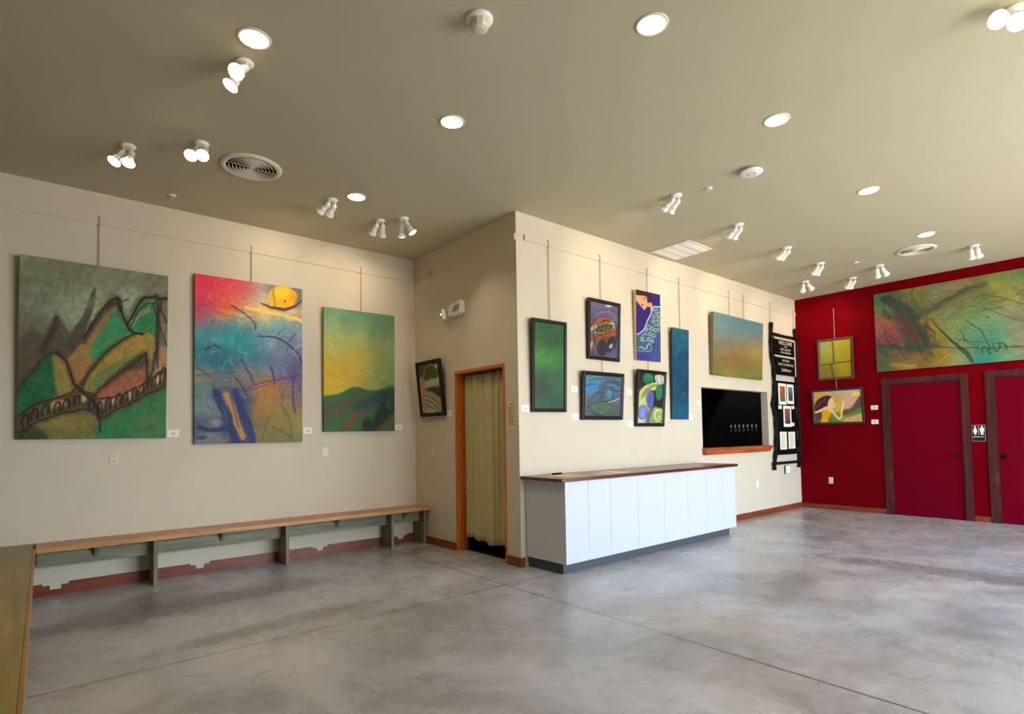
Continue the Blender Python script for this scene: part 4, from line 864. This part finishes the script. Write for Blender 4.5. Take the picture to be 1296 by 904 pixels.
# small box under the ladder display
r = empty('wall_box', wpos('C', 6.54, .75, .0005), 0); tag(r, 'small white wall box just below the foot of the ladder display', 'wall box')
MB().box(-.1, .1, -.02, 0, -.078, .078, .006).build('housing', 'bronze', r); MB().box(-.083, .098, -.024, -.0205, -.072, .072, .003).build('face', 'platew', r)
# notice beside doorway
r = empty('posted_notice', wpos('B', -.117, 1.69, -.0006), TOP['B']); tag(r, 'cream printed notice posted between the curtained doorway and the corner', 'notice')
MB().box(-.094, .094, -.002, 0, -.158, .158).build('sheet', 'notice', r)
g = MB(); g.box(-.02, .02, -.0027, -.0022, .118, .13)
for i in range(12):
    z = .09-.018*i; g.box(-.07, .045+.03*math.sin(i*2.3), -.0027, -.0022, z, z+.005)
g.build('printed_text', 'ink', r)

# restroom sign
r = empty('restroom_sign', wpos('R', 2.712, 1.252, .0005), TOP['R']); tag(r, 'black restroom sign with white woman and man figures between the red doors', 'sign')
MB().box(-.083, .083, -.005, 0, 0, .256, .004).build('border', 'signb', r)
MB().box(-.077, .077, -.0065, -.0052, .006, .25).build('panel', 'black_sign', r)
def figure(cx, woman):
    g = MB(); z0 = .10; y0, y1 = -.008, -.0067
    g.lathe([(0, 0), (.013, 0), (.013, .0012), (0, .0012)], Matrix.Translation((cx, -.0067, .228)) @ Matrix.Rotation(PI/2, 4, 'X'), 16, False)
    if woman: g.prism([(cx-.012, .211), (cx+.012, .211), (cx+.017, .19), (cx+.027, .145), (cx+.014, .135), (cx+.009, .10), (cx+.002, .10), (cx, .132), (cx-.002, .10), (cx-.009, .10), (cx-.014, .135), (cx-.027, .145), (cx-.017, .19)], 'y', y0, y1)
    else: g.prism([(cx-.022, .211), (cx+.022, .211), (cx+.026, .2), (cx+.026, .155), (cx+.018, .155), (cx+.015, .10), (cx+.003, .10), (cx, .15), (cx-.003, .10), (cx-.015, .10), (cx-.018, .155), (cx-.026, .155), (cx-.026, .2)], 'y', y0, y1)
    g.build('woman_figure' if woman else 'man_figure', 'signw', r)
figure(-.042, True); figure(.042, False)
MB().box(-.002, .002, -.008, -.0067, .10, .235).build('divider_bar', 'signw', r)
text_mesh('lettering', 'RESTROOM', .028, 'signw', r, (0, -.0068, .068), sx=.95)

# emergency light over the doorway
r = empty('emergency_light', wpos('B', -1.19, 3.09, .0003), TOP['B']); tag(r, 'white two-headed emergency light high on the wall above the curtained doorway', 'emergency light')
g = MB(); g.prism([(-.10, -.06), (-.08, -.075), (.08, -.075), (.17, -.06), (.17, .09), (.08, .085), (-.06, .06), (-.10, .04)], 'y', -.075, 0); g.build('housing', 'platew', r)
g = MB()
for i in range(4): g.prism([(.0+.035*i, -.035), (.012+.035*i, -.035), (.062+.035*i, .04), (.05+.035*i, .04)], 'y', -.079, -.0752)
g.build('louvre', 'ventd', r)
for x, z, a in ((-.155, -.045, .5), (-.0, -.085, -.2)):
    if x < -.1:
        hh = MB().box(-.075, .075, -.05, 0, -.065, .065, .012).build('lamp_head', 'platew', r); hh.location = (x+.0, -.085, z+.0); hh.rotation_euler = (.15, 0, -a)
        MB().box(-.058, .058, -.054, -.0502, -.05, .05, .002).build('lens', 'steel', hh)
        MB().lathe([(0, 0), (.014, 0), (.01, .006), (0, .008)], Matrix.Translation((0.01, -.0545, .01)) @ Matrix.Rotation(PI/2, 4, 'X'), 12, False).build('bulb', 'bulbdim', hh)
MB().lathe([(0, 0), (.012, 0), (.012, .012), (0, .016)], Matrix.Translation((-.02, -.04, -.0755)) @ Matrix.Rotation(PI, 4, 'X'), 12, False).build('test_button', 'platew', r)

# curtain in the doorway
n = 150; zs = 30; bm = bmesh.new(); grid = []
for j in range(zs+1):
    row = []
    for i in range(n+1):
        a = i/n; y = 1.222-a*(1.222-.274)
        bot = .165+.02*math.sin(a*9)-.03*a
        z = (JZ-.055)*(1-j/zs)+bot*(j/zs)
        ph = 2*PI*(a*5.2+.35*math.sin(a*7)); dep = .028*math.sin(ph)+.014*math.sin(2.3*ph+1.1+.5*j/zs)+.012*math.sin(5*ph)*(1-.4*j/zs)
        row.append(bm.verts.new((.118+dep*(.75+.5*j/zs), y+.012*math.sin(ph+1+j*.05), z)))
    grid.append(row)
for j in range(zs):
    for i in range(n): bm.faces.new((grid[j][i], grid[j][i+1], grid[j+1][i+1], grid[j+1][i])).smooth = True
me = bpy.data.meshes.new('curtain'); bm.to_mesh(me); bm.free(); me.materials.append(M_['curtain'])
r = empty('door_curtain', (.085, .75, JZ-.055)); tag(r, 'olive green pleated curtain hanging in the knotty pine doorway', 'curtain')
o = bpy.data.objects.new('fabric', me); C.objects.link(o); o.parent = r; o.location = -r.location
sm = o.modifiers.new('thickness', 'SOLIDIFY'); sm.thickness = .003
bl(MB().tube([(.118, .272, JZ-.05), (.118, 1.2255, JZ-.05)], .009).build('curtain_rod', 'bronze', r))

# ------------------------------------------------------------------ hanging rods
def rod(wall, u, z0, z1, label, hook=True, rr=.0035):
    off = .0175
    r = empty('hanging_rod', wpos(wall, u, z0, 0), TOP[wall]); tag(r, label, 'hanging rod', 'thin metal picture rods hung from the rail')
    g = MB().box(-rr, rr, -off-.003, -off+.003, 0, z1-z0)
    g.build('rod', 'rod', r)
    if hook: MB().box(-.006, .006, -off-.004, -.0002, z1-z0, z1-z0+.006).box(-.006, .006, -off-.0045, -off+.001, z1-z0-.09, z1-z0).build('hook', 'rod', r)
for u, z1, z0, l in [(-3.67, 3.757, 3.20, 'hanging rod above the grey-green mountain painting'), (-2.21, 3.757, 3.31, 'hanging rod above the bright sunset painting'),
                     (-.83, 3.757, 3.14, 'hanging rod above the yellow-green hillside painting')]:
    rod('A', u, z0, z1, l)
rod('B', -1.813, 3.69, 3.757, 'short pale hook strip over the rail above the leaning framed picture')
for u, z1, z0, l in [(.49, 3.768, 2.76, 'hanging rod above the tall dark green framed painting'), (1.41, 3.768, 3.14, 'hanging rod above the framed painting of stacked red and brown shapes'),
                     (2.40, 3.768, 3.38, 'hanging rod above the portrait of the woman in blue'), (3.18, 3.768, 2.98, 'hanging rod above the narrow teal canvas'),
                     (4.62, 3.80, 3.36, 'left hanging rod above the wide hazy landscape canvas'), (5.10, 3.80, 3.36, 'right hanging rod above the wide hazy landscape canvas'),
                     (6.07, 3.80, 3.44, 'hanging rod above the left pole of the ladder display'), (7.02, 3.80, 3.44, 'hanging rod above the right pole of the ladder display')]:
    rod('C', u, z0, z1, l)
rod('C', 1.41, 2.24, 2.41, 'short rod joining the two framed paintings left of the woman in blue', False)
rod('C', 2.38, 2.33, 2.47, 'short rod between the woman in blue and the framed ovals', False)
rod('R', .70, 3.155, 3.72, 'thin rod on the red wall above the yellow framed painting', False)
rod('R', .70, 2.22, 2.41, 'short rod between the yellow framed painting and the reclining woman picture', False)

# ------------------------------------------------------------------ ladder display
r = empty('ladder_display', (6.53, -.03, .77)); tag(r, 'dark branch-pole ladder hung on the wall beside the red wall', 'ladder')
def br(o_): o_.location = -r.location; return o_
LP_ = [(6.041, 3.44), (6.01, 3.15), (6.01, 2.894), (6.075, 2.55), (6.078, 2.25), (6.035, 2.05), (5.998, 1.942), (6.06, 1.78), (6.08, 1.60), (6.07, 1.25), (6.02, 1.0), (5.965, .77)]
RP = [(7.012, 3.43), (7.005, 3.2), (7.01, 2.9), (7.02, 2.5), (7.012, 2.1), (7.022, 1.66), (7.035, 1.23), (7.01, 1.0), (6.99, .77)]
for pts in (LP_, RP):
    p = smooth_path(pts); rr = [.03+.005*math.sin(i*1.3) for i in range(len(p))]
    br(MB().tube([(a, -.045, z) for a, z in p], rr, 10).build('pole', 'branch', r))
br(MB().tube([(5.99, -.055, 3.232), (6.5, -.058, 3.228), (7.075, -.055, 3.232)], [.032, .028, .03], 10).build('rung', 'branch', r))
br(MB().tube([(5.93, -.055, .885), (6.5, -.058, .882), (7.09, -.055, .883)], [.028, .026, .028], 10).build('rung', 'branch', r))
# chalkboards
def board(z0, z1, x0, x1, label, lines):
    e = empty('chalkboard', (x0, -.03, z0)); tag(e, label, 'chalkboard'); w_ = x1-x0; h_ = z1-z0
    MB().box(0, w_, -.02, 0, 0, h_, .002).build('slate', 'chalk', e)
    MB().box(0, w_, -.026, -.0205, h_-.032, h_).box(w_-.032, w_, -.026, -.0205, 0, h_-.032).build('pale_frame', 'chalkf', e)
    for s_, z, sz, sx in lines: text_mesh('lettering', s_, sz, 'chalkt', e, (w_*.53, -.0206, z*h_), sx=sx)
board(2.865, 3.19, 6.118, 6.965, 'upper black chalkboard on the ladder with WELCOME hand-lettered at top', [('WELCOME', .72, .095, 1.2), ('TO THE', .52, .036, 1.1), ('FIRST GALLERY', .36, .05, 1.25), ('OPEN WEEKEND', .18, .046, 1.25)])
board(2.50, 2.86, 6.118, 6.965, 'lower black chalkboard on the ladder with three hand-lettered lines', [('NATURAL', .76, .055, 1.2), ('WITH CHARDONS', .55, .062, 1.2), ('Exhibition', .27, .08, 1.2)])
e = empty('display_board', (6.122, -.03, 1.03)); tag(e, 'tall black backing board with small prints hung on the lower half of the ladder', 'display board')
MB().box(0, .815, -.018, 0, 0, 1.36, .003).build('backing', 'black', e)
def pr(a, x0, z1, x1, z0, label, m_=.05):
    q = empty('matted_print', ((x0+x1)/2, -.0495, z0)); tag(q, label, 'print', 'small matted prints on the black ladder board')
    MB().box((x0-x1)/2, (x1-x0)/2, -.003, 0, 0, z1-z0).build('mat_board', 'card', q)
    c = canvas_mesh('picture', a, (x1-x0)-2*m_, (z1-z0)-2.1*m_, -.0048, .0016, 'acryl', q); c.location = (0, 0, m_*1.1)
a = Art([(0, 0), (20, 0), (20, 40), (0, 40)], 22, 44, 71); a.base([(10, 2, (170, 90, 40)), (4, 12, (190, 110, 40)), (15, 14, (140, 90, 60)), (10, 24, (200, 70, 45)), (10, 34, (70, 110, 60)), (4, 38, (90, 130, 60))], 5).tex(.2, .2, .2)
pr(a, 6.213, 2.342, 6.52, 1.954, 'matted orange and green print at the top left of the ladder board')
a = Art([(0, 0), (20, 0), (20, 40), (0, 40)], 22, 44, 72); a.base([(10, 3, (110, 130, 130)), (10, 14, (50, 120, 125)), (10, 22, (60, 80, 110)), (10, 30, (110, 50, 80)), (10, 38, (70, 60, 80))], 5).tex(.2, .2, .2)
pr(a, 6.555, 2.338, 6.835, 1.972, 'matted teal and purple print at the top right of the ladder board')
a = Art([(0, 0), (20, 0), (20, 40), (0, 40)], 22, 44, 73); a.base([(10, 3, (150, 80, 70)), (5, 14, (120, 60, 50)), (14, 16, (180, 110, 90)), (8, 26, (110, 80, 90)), (12, 36, (70, 50, 60))], 5).tex(.3, .3, .2)
a.st([(4, 38), (8, 25), (14, 12)], 1.5, (50, 30, 30), .8); a.st([(12, 38), (13, 22), (17, 8)], 1.5, (60, 35, 30), .7)
pr(a, 6.385, 1.93, 6.70, 1.542, 'matted red-brown print in the middle of the ladder board')
def slip(nm, x0, z1, x1, z0, label, lines=4, mat='paper', grp=None):
    q = empty(nm, ((x0+x1)/2, -.0487, (z0+z1)/2)); tag(q, label, 'paper', grp); hw, hh = (x1-x0)/2, (z1-z0)/2
    MB().box(-hw, hw, -.002, 0, -hh, hh).build('sheet', mat, q); g = MB()
    for i in range(lines):
        z = hh*.75-(1.5*hh)*i/max(lines-1, 1); g.box(-hw*.6, hw*(.4+.2*math.sin(i*3)), -.0026, -.0022, z-.003, z+.003)
    g.build('printed_text', 'ink', q)
slip('price_card', 6.195, 1.938, 6.325, 1.868, 'small price card under the orange and green print on the ladder board', 2)
slip('price_card', 6.727, 1.938, 6.842, 1.876, 'small price card under the teal and purple print on the ladder board', 2)
slip('price_card', 6.705, 1.62, 6.815, 1.553, 'small price card right of the red-brown print on the ladder board', 2)
slip('info_sheet', 6.215, 1.45, 6.482, 1.126, 'left white text sheet at the bottom of the ladder board', 9)
slip('info_sheet', 6.554, 1.447, 6.829, 1.134, 'right white text sheet at the bottom of the ladder board', 9)

# ------------------------------------------------------------------ ceiling fixtures
def spotlight(parent, loc, d, power, size, blend, col, rad=.03, name='light_source'):
    L = bpy.data.lights.new(name, 'SPOT'); L.energy = power; L.spot_size = size; L.spot_blend = blend; L.color = col; L.shadow_soft_size = rad
    o = bpy.data.objects.new(name, L); C.objects.link(o); o.parent = parent; o.location = loc
    o.rotation_mode = 'QUATERNION'; o.rotation_quaternion = Vector(d).to_track_quat('-Z', 'Y'); return o
WARM = (1.0, .80, .56)
CANP, SPOTP = 30, 13
cans = [(-3.084, -1.068, 'recessed downlight nearest the top left of the ceiling'), (-1.196, -2.735, 'large recessed downlight at the top centre right of the ceiling'),
        (-1.57, -1.057, 'recessed downlight right of the white motion sensor, in the second row'), (.503, -2.727, 'recessed downlight above the flat white ceiling disc'),
        (-1.573, .748, 'recessed downlight beside the spotlights near the inner corner'), (2.642, -2.713, 'recessed downlight between the ceiling disc and the far round vent'),
        (4.773, -2.705, 'farthest recessed downlight, just beside the far round vent')]
for x, y, l in cans:
    r = empty('downlight', (x, y, H), 0); tag(r, l, 'ceiling light', 'recessed round downlights')
    MB().lathe([(.086, -.001), (.086, -.009), (.1, -.006), (.103, -.0004), (.086, -.0004)], n=40, cap=False).build('trim_ring', 'cantrim', r)
    MB().lathe([(0, -.0012), (.0855, -.0012), (.0855, -.006), (.05, -.0085), (0, -.0095)], n=40, cap=False).build('lens', 'can', r)
    spotlight(r, (0, 0, -.03), (0, 0, -1), CANP, math.radians(140), .6, WARM, .08)
spots = [("twin spotlight below the top left downlight, one bulb glowing toward the room", -3.070, -0.785, [(-0.46, -0.65, -0.61), (-0.52, 0.16, -0.84)], 1),
 ("leftmost twin spotlight with both bulbs aimed down at the mountain painting", -3.554, 0.980, [(-0.60, -0.16, -0.78), (-0.04, -0.52, -0.86)], 1),
 ("glaring twin spotlight left of the round ceiling vent", -3.074, 0.545, [(-0.57, -0.40, -0.72), (-0.09, -0.72, -0.69)], 1),
 ("twin spotlight just left of the downlight near the inner corner", -1.745, 0.976, [(-0.52, 0.82, -0.35), (0.17, 0.94, -0.35)], 0),
 ("left of the two twin spotlights nearest the inner corner", -1.079, 1.189, [(-0.16, 0.93, -0.40), (0.50, 0.70, -0.50)], 0),
 ("right of the two twin spotlights nearest the inner corner", -0.890, 0.966, [(0.15, 0.60, -0.78), (0.35, -0.45, -0.66)], 0),
 ("first twin spotlight of the counter-wall row, nearest the white ceiling grille", 1.100, -1.375, [(0.0, 0.95, -0.28), (0.40, 0.78, -0.48)], 0),
 ("second twin spotlight of the counter-wall row", 2.451, -1.359, [(0.25, 0.92, -0.25), (0.55, 0.72, -0.42)], 0),
 ("third twin spotlight of the counter-wall row", 3.820, -1.340, [(0.2, 0.93, -0.30), (0.55, 0.75, -0.36)], 0),
 ("fourth twin spotlight of the counter-wall row", 4.975, -1.323, [(0.40, 0.81, -0.38), (0.63, 0.60, -0.49)], 0),
 ("twin spotlight with splayed heads nearest the far corner of the counter wall", 5.871, -0.735, [(0.63, 0.58, -0.50), (0.93, -0.22, -0.40)], 0),
 ("single-file twin spotlight closest to the red wall", 6.296, -1.318, [(0.50, 0.74, -0.42), (0.67, 0.53, -0.51)], 0),
 ("twin spotlight with parallel heads in front of the left end of the big red-wall painting", 5.851, -1.846, [(0.70, 0.41, -0.58), (0.82, -0.30, -0.52)], 0),
 ("twin spotlight right of the far round vent", 5.877, -2.996, [(0.78, 0.33, -0.54), (0.86, -0.14, -0.52)], 0),
 ("large twin spotlight at the top right corner of the photo", 0.436, -4.196, [(-0.91, 0.28, -0.35), (-0.72, -0.21, -0.66)], 1)]
for l, x, y, ds, lit in spots:
    r = empty('twin_spotlight', (x, y, H)); tag(r, l, 'spotlight', 'white twin-head ceiling spotlights')
    MB().lathe([(0, -.0004), (.06, -.0004), (.06, -.008), (.052, -.018), (.02, -.022), (0, -.022)], n=28, cap=False).build('canopy', 'fix', r)
    dv = Vector(ds[1])-Vector(ds[0]); dv.z = 0; dv = dv.normalized() if dv.length > .15 else Vector((.8, .6, 0))
    for i, d in enumerate(ds):
        off = dv*(.034 if i else -.034); j = Vector((off.x, off.y, -.052)); d = (Vector(d).normalized()*.165+Vector((0, 0, -.05))-j).normalized()
        hd = empty('spot_head', j); hd.parent = r; hd.rotation_mode = 'QUATERNION'; hd.rotation_quaternion = d.to_track_quat('Z', 'Y')
        bpy.data.objects.remove(hd)
        q = d.to_track_quat('Z', 'Y').to_matrix().to_4x4(); T = Matrix.Translation(j) @ q
        g = MB().tube([(off.x, off.y, -.02), (off.x, off.y, -.05), tuple(j+d*.012)], .009, 8)
        g.lathe([(0, -.004), (.014, -.004), (.024, .008), (.0275, .025), (.0275, .09), (.032, .092), (.032, .1), (.029, .104)], T, 20, cap=False)
        hd = g.build('spot_head', 'fix', r)
        MB().lathe([(.026, .098), (.03, .114), (.047, .142), (.050, .152)], T, 20, cap=False).build('reflector', 'fix', hd)
        MB().lathe([(.0495, .1515), (.038, .158), (.018, .162), (0, .163)], T, 20, cap=False).build('bulb_face', 'bulb' if lit or i == 0 and False else 'bulbdim', hd)
        spotlight(r, tuple(j+d*.175), d, SPOTP, math.radians(75), .8, WARM, .03)
def round_vent(x, y, R, l):
    r = empty('round_vent', (x, y, H)); tag(r, l, 'vent', 'round ceiling vents')
    MB().lathe([(R*.80, -.0004), (R*.80, -.018), (R*.9, -.022), (R, -.006), (R, -.0004)], n=56, cap=False).build('outer_ring', 'vent', r)
    MB().lathe([(0, -.0006), (R*.8, -.0006), (R*.8, -.004), (0, -.004)], n=40, cap=False).build('throat', 'ventd', r)
    for k_ in range(6):
        a = R*(.12+.115*k_); MB().lathe([(a, -.010), (a+R*.022, -.024), (a+R*.03, -.023), (a+R*.010, -.008)], n=48, cap=False).build('louvre_ring', 'vent', r)
    MB().lathe([(0, -.024), (R*.05, -.022), (R*.06, -.012), (0, -.012)], n=24, cap=False).build('hub', 'vent', r)
    MB().box(-R*.8, R*.8, -.004, .004, -.012, -.005).box(-.004, .004, -R*.8, R*.8, -.012, -.005).build('spokes', 'vent', r)
round_vent(-2.62, .735, .268, 'large round louvred ceiling vent over the left side, right of the glaring spotlight')
round_vent(5.42, -2.43, .24, 'round louvred ceiling vent near the red wall')
r = empty('ceiling_grille', (2.716, -.367, H)); tag(r, 'square white slatted ceiling grille above the counter wall', 'vent')
MB().box(-.305, .305, -.305, .305, -.012, -.0004, .003).build('panel', 'vent', r)
for i in range(4):
    y0 = -.27+.14*i; g = MB()
    g.prism([(y0, -.012), (y0+.115, -.012), (y0+.10, -.022), (y0+.012, -.016)], 'x', -.28, .28); g.build('slat', 'fix', r)
r = empty('motion_sensor', (-2.066, -2.10, H)); tag(r, 'white round motion sensor with a drum lens at the top centre of the ceiling', 'sensor')
MB().lathe([(0, -.0004), (.083, -.0004), (.083, -.012), (.07, -.022), (0, -.022)], n=32, cap=False).build('base', 'platew', r)
MB().lathe([(.062, -.0225), (.06, -.05), (.05, -.068), (.03, -.078), (0, -.08)], n=10, cap=False, smooth=False).build('lens', 'plate', r)
r = empty('ceiling_disc', (1.17, -2.17, H)); tag(r, 'flat white wireless access disc standing just off the ceiling', 'access point')
MB().lathe([(0, -.0004), (.055, -.0004), (.055, -.02), (0, -.02)], n=28, cap=False).build('mount', 'platew', r)
MB().lathe([(0, -.0205), (.085, -.021), (.104, -.028), (.107, -.034), (.095, -.044), (.05, -.05), (0, -.052)], n=40, cap=False).build('shell', 'platew', r)
MB().lathe([(.028, -.0517), (.034, -.0525), (.04, -.0513), (.034, -.0505)], n=28, cap=False).build('status_ring', 'rod', r)
for x, y, l in ((1.224, -1.685, 'small fire sprinkler head on the ceiling between the white disc and the first counter-wall spotlight'),
                (5.376, -1.677, 'small fire sprinkler head on the ceiling among the far spotlights'), (-3.088, 1.872, 'small fire sprinkler head on the ceiling close above the left wall')):
    r = empty('sprinkler_head', (x, y, H)); tag(r, l, 'sprinkler')
    MB().lathe([(0, -.0004), (.038, -.0004), (.034, -.008), (.014, -.010), (0, -.010)], n=24, cap=False).build('escutcheon', 'fix', r)
    MB().lathe([(0, -.0105), (.011, -.0105), (.009, -.03), (0, -.03)], n=12, cap=False).tube([(.011, 0, -.02), (.014, 0, -.035), (.003, 0, -.052)], .003, 6).tube([(-.011, 0, -.02), (-.014, 0, -.035), (-.003, 0, -.052)], .003, 6).build('frame', 'steel', r)
    MB().lathe([(0, -.052), (.018, -.052), (.018, -.054), (0, -.055)], n=16, cap=False).build('deflector', 'steel', r)

# ------------------------------------------------------------------ daylight
wd = bpy.data.worlds.new('World'); S.world = wd; wd.use_nodes = True; nt = wd.node_tree; bg = nt.nodes['Background']
tc = node(nt, 'ShaderNodeTexCoord'); sp = node(nt, 'ShaderNodeSeparateXYZ'); nt.links.new(tc.outputs['Generated'], sp.inputs[0])
rp = node(nt, 'ShaderNodeValToRGB'); e = rp.color_ramp.elements
mr = node(nt, 'ShaderNodeMapRange'); mr.inputs['From Min'].default_value = -1; nt.links.new(sp.outputs['Z'], mr.inputs['Value'])
nt.links.new(mr.outputs['Result'], rp.inputs['Fac'])
e[0].position = .47; e[0].color = (.66, .64, .58, 1); e[1].position = .53; e[1].color = (.70, .85, 1.0, 1)
q = e.new(1.0); q.color = (.42, .62, 1.0, 1)
nt.links.new(rp.outputs['Color'], bg.inputs['Color']); bg.inputs['Strength'].default_value = 15.0
for i, (a, b) in enumerate(wins):
    L = bpy.data.lights.new('window_portal', 'AREA'); L.shape = 'RECTANGLE'; L.size = b-a; L.size_y = WZ1-WZ0; L.cycles.is_portal = True
    o = bpy.data.objects.new('window_portal', L); C.objects.link(o); o.location = ((a+b)/2, SY-.14, (WZ0+WZ1)/2); o.rotation_euler = (PI/2, 0, 0)

# ------------------------------------------------------------------ camera
cd = bpy.data.cameras.new('camera'); cam = bpy.data.objects.new('camera', cd); C.objects.link(cam); S.camera = cam
F = 709.1135; cd.sensor_fit = 'HORIZONTAL'; cd.sensor_width = 36; cd.lens = F/1296*36; cd.shift_x = 0; cd.shift_y = 71.246/1296
cd.clip_start = .02
fwd = Vector((0.64127735, 0.76620997, 0.0410566)); rt = Vector((0.7671859, -0.64121491, -0.0164086)); up = Vector((-0.01375367, -0.04202051, 0.99902208))
R3 = Matrix((rt, up, -fwd)).transposed().to_4x4(); cam.matrix_world = Matrix.Translation((-4.0815, -4.7571, 1.45)) @ R3
vs = S.view_settings; vs.view_transform = 'Standard'; vs.look = 'None'; vs.gamma = 1; vs.use_curve_mapping = False; vs.exposure = 0.12
